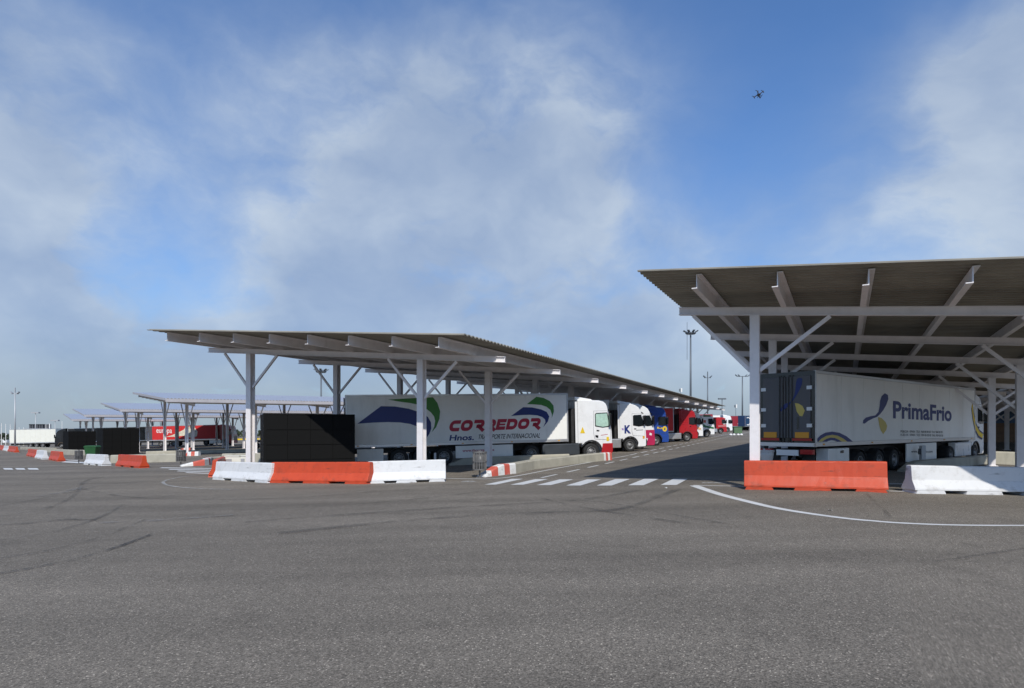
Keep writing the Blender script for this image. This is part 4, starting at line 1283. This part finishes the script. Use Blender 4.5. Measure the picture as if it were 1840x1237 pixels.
# bollard
p = gp(1657.5, 843)
root = thing('steel_bollard', 'square grey steel bollard behind the long white barrier', 'bollard', p)
MB().box(-.09, .09, -.09, .09, 0, 1.0).build('post', PALEPOLE, root, bevel=.01)
MB().box(-.15, -.09, -.05, .05, .62, .86).build('reflector', GREYD, root)
MB().box(-.16, .16, -.16, .16, 0, .02).build('base_plate', PALEPOLE, root)
p = at_depth(782, 31.0)
root = thing('steel_bollard', 'small pale bollard beside the trailer wheels with red lettering', 'bollard', p)
MB().box(-.05, .05, -.05, .05, 0, .85).build('post', PALEPOLE, root)
MB().box(-.1, .1, -.1, .1, 0, .02).build('base_plate', PALEPOLE, root)
for px, dep, sc, lab in ((421, 33, .40, 'pale meter box with a grey door behind the greyish white barrier'), (443, 33, .26, 'narrow white meter box beside the first column behind the barrier')):
    p = at_depth(px, dep)
    root = thing('meter_box', lab, 'utility box', p)
    MB().box(-sc, sc, -.2, .2, 0, .82).build('box_body', CREAM, root, bevel=.02)
    MB().box(-sc + .04, -sc + .04 + sc * .8, -.215, -.19, .12, .70).build('box_door', PALEPOLE, root)
    MB().box(-sc - .03, sc + .03, -.23, .23, .82, .87).build('box_lid', CREAM, root)


# ------------------------------------------------------------------ lamp masts
def mast(label, px, top_py, y, kind='crown', r=.18, base=None, m=LAMPG):
    x = (px - CX) / F * y
    g = G(x, y)
    zt = EYE + (CY - top_py) / F * y
    H = zt - g
    root = thing('lamp_mast', label, 'lamp post', (x, y, g), 'floodlight masts round the yard')
    MB().tube((0, 0, 0), (0, 0, H), r * 1.35, r * .8, 14).build('pole', m, root, smooth=True)
    MB().tube((0, 0, 0), (0, 0, .5), r * 2.2, r * 2.0, 12).build('base', m, root)
    k = y / 147.0
    if kind == 'crown':
        MB().lathe([(1.0 * k, H - .55 * k), (1.25 * k, H - .35 * k), (1.25 * k, H - .2 * k), (1.0 * k, H - .2 * k), (1.0 * k, H - .55 * k)], 20, 'z').build('crown_ring', m, root)
        mb = MB()
        for i in range(4):
            a = math.pi / 4 * i
            d = Vector((math.cos(a), math.sin(a), 0))
            mb.bar(-d * 1.2 * k + UP * (H - .3 * k), d * 1.2 * k + UP * (H - .3 * k), d.cross(UP) * .05 * k, UP * .05 * k)
        mb.build('crown_spoke', m, root)
        for i in range(8):
            a = 2 * math.pi * i / 8 + .2
            d = Vector((math.cos(a), math.sin(a), 0))
            c = d * 1.45 * k + UP * (H + .05 * k)
            MB().bar(c - d * .35 * k - UP * .15 * k, c + d * .35 * k + UP * .22 * k, d.cross(UP) * .26 * k, UP * .07 * k).build('floodlight', m, root)
    elif kind == 'arms':
        MB().bar((-1.35 * k, 0, H - .1 * k), (1.35 * k, 0, H - .1 * k), (0, .06 * k, 0), (0, 0, .07 * k)).build('cross_arm', m, root)
        for s in (-1, 1):
            for j in (.65, 1.3):
                MB().bar((s * j * k, -.1 * k, H - .05 * k), (s * (j + .42) * k, -.1 * k, H + .28 * k), (0, .22 * k, 0), (0, 0, .09 * k)).build('floodlight', m, root)
    elif kind == 'pair':
        MB().bar((-.8 * k, 0, H - .3 * k), (.8 * k, 0, H - .3 * k), (0, .05 * k, 0), (0, 0, .06 * k)).build('cross_arm', m, root)
        for s in (-1, 1):
            MB().bar((s * .55 * k, 0, H - .2 * k), (s * 1.0 * k, 0, H + .15 * k), (0, .3 * k, 0), (0, 0, .12 * k)).build('floodlight', m, root)
        MB().bar((0, 0, H), (0, 0, H + 1.2 * k), (.09 * k, 0, 0), (0, .09 * k, 0)).build('camera_mast', m, root)
    elif kind == 'cap':
        MB().bar((-.9 * k, 0, H), (.9 * k, 0, H), (0, .3 * k, 0), (0, 0, .16 * k)).build('lamp_head', m, root)
    return root
m1 = mast('tallest floodlight mast with a ring of lamps between the two big canopies', 1241, 597, 147, 'crown', .22)
MB().tube((-.85, 0, 17.5), (-.85, 0, 26.5), .05, n=6).build('antenna', LAMPG, m1)
mast('slim floodlight mast with short arms and a camera, second from the tall mast', 1271.5, 677, 241, 'pair', .24)
mast('floodlight mast with angled lamps beside the tall canopy column', 1334, 676, 230, 'arms', .24)
mast('tiny lamp mast over the far end of the lane-side canopy', 1297.5, 717, 400, 'cap', .30)
mast('floodlight mast seen under the lane-side canopy roof between two columns', 577, 666, 200, 'crown', .28)
mast('grey floodlight mast in front of the plain white trailer', 27, 706, 128, 'pair', .13, m=PALEPOLE)
mast('thin lamp post behind the factory stacks', 64, 742, 240, 'cap', .13, m=PALEPOLE)
mast('short thin lamp post just left of the black tractor cab', 99, 756, 250, 'cap', .12, m=PALEPOLE)
for i, (px, top) in enumerate(((2.5, 761), (10.3, 762), (18.5, 763), (34.5, 768), (42.5, 768), (111.5, 757), (82.5, 763))):
    x = (px - CX) / F * 190
    g = G(x, 190)
    H = EYE + (CY - top) / F * 190 - g
    root = thing('flag_pole', 'bare white pole ' + ['at the very edge of the picture, first of the row', 'second in the row, above the little white shed', 'third in the row, at the tail of the white trailer', 'just right of the grey floodlight mast', 'between the floodlight mast and the factory stacks', 'rising above the black tractor cab', 'right of the factory roof stacks'][i], 'pole', (x, 190, g), 'bare white poles along the far yard edge')
    MB().tube((0, 0, 0), (0, 0, H), .09, .06, 8).build('pole', WHITEP, root)
    MB().tube((0, 0, 0), (0, 0, .4), .2, .16, 8).build('base', CONC, root)
for px, top, y, lab in ((1289, 699, 300, 'small loudspeaker pole above the roof edge beside the tall mast'.replace('loudspeaker', 'antenna')), (1322, 728, 330, 'tiny antenna pole above the far end of the roof edge')):
    x = (px - 66 - CX) / F * y if px == 1289 else (px - CX) / F * y
    g = G(x, y)
    H = EYE + (CY - top) / F * y - g
    root = thing('antenna_pole', lab, 'antenna', (x, y, g))
    MB().tube((0, 0, 0), (0, 0, H), .14, .1, 8).build('pole', LAMPG, root)
    MB().box(.1, .7, -.2, .2, H - 1.6, H + .3).build('antenna_panel', WHITEP, root)
    MB().box(-.7, -.3, -.2, .2, H - 1.4, H).build('antenna_panel', LAMPG, root)

# ------------------------------------------------------------------ far background
y = 330.0
x0, x1 = (44 - CX) / F * y, (86 - CX) / F * y
g = G(x0, y)
root = thing('factory_building', 'distant grey factory with a row of dark roof stacks behind the white trailer', 'building', (x0, y, g))
H = 1.6 - g
MB().box(0, x1 - x0, 0, 14, 0, H).build('wall', mat('factory_grey', (.30, .31, .31), .7, var=.1), root)
MB().box(-.2, x1 - x0 + .2, -.2, 14.2, H, H + .3).build('roof', PALEPOLE, root)
for k in range(6):
    xx = (48.5 + k * 4.4 - 44) / F * y
    st = MB().box(xx - .42, xx + .42, 2, 3.2, H + .3, H + 2.5).build('roof_stack', GREYD, root)
    MB().box(xx - .5, xx + .5, 1.9, 3.3, H + 2.2, H + 2.65).build('stack_cap', DARK, st)
MB().box((75 - 44) / F * y, (82 - 44) / F * y, 2, 4, H + .3, H + 2.6).build('plant_room', GREYD, root)
MB().box((83 - 44) / F * y, (84.3 - 44) / F * y, 2, 2.6, H + .3, H + 2.9).build('vent_pipe', WHITEP, root)
y = 420.0
x0 = (3 - CX) / F * y
root = thing('white_shed', 'little white shed among the far trees at the picture edge', 'building', on_ground(x0, y))
MB().box(0, 3.6, 0, 5, 0, EYE + (CY - 780) / F * y - G(x0, y)).build('wall', WHITE, root)
MB().box(-.2, 3.8, -.2, 5.2, EYE + (CY - 780) / F * y - G(x0, y), EYE + (CY - 779) / F * y - G(x0, y)).build('roof', PALEPOLE, root)
def far_tree(px, y, top_py, wpx, lab, seed):
    R = random.Random(seed)
    x = (px - CX) / F * y
    g = G(x, y)
    H = EYE + (CY - top_py) / F * y - g
    W = wpx / F * y
    root = thing('bushy_tree', lab, 'tree', (x, y, g), 'dark trees beyond the far yard')
    mb = MB()
    mb.tube((0, 0, 0), (R.uniform(-.2, .2), 0, H * .6), .16, .07, 7)
    for k in range(4):
        a = R.uniform(0, 6.28)
        mb.tube((0, 0, H * (.3 + .08 * k)), (math.cos(a) * W * .3, math.sin(a) * W * .3, H * (.55 + .1 * k)), .07, .03, 5)
    mb.build('trunk', BARK, root)
    cr = MB()
    lobes = [(Vector((R.uniform(-.36, .36) * W, R.uniform(-.3, .3) * W, R.uniform(.35, .82) * H)), R.uniform(.16, .28) * min(W, H * 1.4)) for _ in range(9)]
    for c, r in lobes:
        for _ in range(70):
            d = Vector((R.gauss(0, 1), R.gauss(0, 1), R.gauss(0, 1))).normalized() * r * R.uniform(.6, 1.1)
            p = c + d
            a = Vector((R.gauss(0, 1), R.gauss(0, 1), R.gauss(0, 1))).normalized() * R.uniform(.12, .3)
            b = a.orthogonal().normalized() * R.uniform(.12, .26)
            cr.add([p - a, p + b, p + a, p - b], [(0, 1, 2, 3)])
    cr.build('crown', LEAF, root)
TREES = [(4, 360, 776, 9, 'dark tree at the picture edge behind the white poles'), (11, 370, 780, 8, 'low dark tree beside the little white shed'), (17, 350, 778, 7, 'dark tree half behind the plain white trailer'),
         (421, 260, 770, 9, 'dark bushy tree just beyond the red cab'), (429, 250, 768, 8, 'taller dark tree right of the red cab'), (438, 270, 772, 9, 'low dark tree between red cab and first column'),
         (458, 260, 762, 8, 'darkest tall tree beside the black container'), (468, 255, 772, 8, 'low tree behind the black container edge')]
for i, tr in enumerate(TREES):
    far_tree(*tr, seed=i + 3)
# a broken line of scrub on the horizon, one mass
R = random.Random(9)
hm = MB()
for i in range(2600):
    px = R.uniform(-500, 1150)
    y = 460 + R.uniform(-30, 40)
    x = (px - CX) / F * y
    top = (2.2 + 2.4 * (math.sin(px * .05) * .5 + .5) * (math.sin(px * .013 + 1) * .5 + .6)) * R.uniform(.1, 1)
    p = on_ground(x, y, top)
    a = Vector((R.uniform(.5, 1.3), R.uniform(-.5, .5), R.uniform(-.3, .3)))
    b = Vector((R.uniform(-.3, .3), R.uniform(-.4, .4), R.uniform(.4, 1.0)))
    hm.add([p - a, p + b, p + a, p - b], [(0, 1, 2, 3)])
tag(hm.build('far_undergrowth', LEAF), 'dark line of scrub along the far horizon', 'undergrowth', kind='stuff')
# pale verge strip and yellow rail beyond the far canopies
va = [at_depth(px, 165.0) for px in (405, 640)]
ribbon(va, 9.0, 'verge_strip', DIRT)
root = thing('guard_rail', 'yellow guard rail beyond the red cab', 'guard rail', at_depth(410, 150.0))
a, b = at_depth(412, 150.0), at_depth(520, 150.0)
for k in range(9):
    p = a.lerp(b, k / 8) - root.location
    MB().box(p.x - .08, p.x + .08, p.y - .08, p.y + .08, p.z, p.z + .95).build('post', PALEPOLE, root)
MB().bar(a - root.location + UP * .8, b - root.location + UP * .8, (0, .06, 0), (0, 0, .18)).build('rail', SUNY, root)
# dark flat trailer tail beyond the first column
p = at_depth(462, 80.0)
root = thing('flat_trailer', 'tail of a low dark flatbed trailer left of the central black container', 'trailer', p)
MB().box(-.7, 3.5, -1.2, 1.2, .95, 1.2).build('bed', DARK, root)
MB().box(-.72, -.66, -1.2, 1.2, .9, 1.25).build('tail_board', SUNY, root)
for k in range(2):
    MB().tube((.2 + 1.2 * k, -1.2, .5), (.2 + 1.2 * k, -.85, .5), .5, n=16).build('wheel', TYRE, root)
# brown board fence and blue tarpaulin truck at the right
root = thing('board_fence', 'weathered brown board fence behind the far right columns', 'fence', on_ground(50.0, 62.0))
bm_ = MB().box(-.11, .11, -.02, .02, .05, 2.0).mesh('board', BOARD)
for k in range(60):
    o = link('board', bm_, root, loc=(k * .25 - 4.0, -.12 * (k % 2) * .2 + k * .02, R.uniform(-.02, .03)))
for z in (.5, 1.6):
    MB().box(-4.2, 11, .05, .45, z, z + .1).build('fence_rail', BOARD, root)
p = on_ground(54.0, 70.0)
root = thing('tarpaulin_trailer', 'blue tarpaulin trailer behind the board fence', 'trailer', p)
MB().box(-6, 8, -1.25, 1.25, 1.1, 3.9).build('tarpaulin', SEABLUE, root, bevel=.05)
MB().box(-6, 8, -1.2, 1.2, .8, 1.08).build('chassis', DARK, root)
for k in range(3):
    MB().tube((-3.5 + 1.3 * k, -1.2, .5), (-3.5 + 1.3 * k, -.85, .5), .5, n=16).build('wheel', TYRE, root)
MB().box(-2.2, -1.0, -1.27, -1.25, 2.0, 3.0).build('emblem', WHITEP, root)

# ------------------------------------------------------------------ drone
dz = 30.0
c = Vector(((1363.3 - CX) / F * dz, dz, EYE + (CY - 170.5) / F * dz))
root = thing('drone', 'small dark quadcopter drone hovering in the blue sky', 'drone', c)
root.rotation_euler = (math.radians(-28), math.radians(-10), math.radians(20))
MB().box(-.075, .075, -.05, .05, -.035, .045).build('drone_body', PHONE, root, bevel=.02)
MB().box(-.03, .03, -.09, -.05, -.09, -.03).build('camera_pod', PHONE, root, bevel=.01)
for sx in (-1, 1):
    for sy in (-1, 1):
        MB().bar((sx * .05, sy * .03, .01), (sx * .17, sy * .15, .03), (.012, -.012 * sx * sy, 0), (0, 0, .012)).build('arm', PHONE, root)
        MB().tube((sx * .17, sy * .15, -.05), (sx * .17, sy * .15, .07), .02, n=8).build('motor', PHONE, root)
        MB().bar((sx * .17 - .11, sy * .15 - .02, .078), (sx * .17 + .11, sy * .15 + .02, .078), (0, .012, .003), (0, 0, .004)).build('rotor_blade', PHONE, root)
for s in (-1, 1):
    MB().bar((s * .09, -.09, -.12), (s * .09, .09, -.12), (.008, 0, 0), (0, 0, .008)).build('landing_skid', PHONE, root)
    MB().bar((s * .06, 0, -.03), (s * .09, 0, -.12), (.007, 0, 0), (0, .007, 0)).build('landing_leg', PHONE, root)
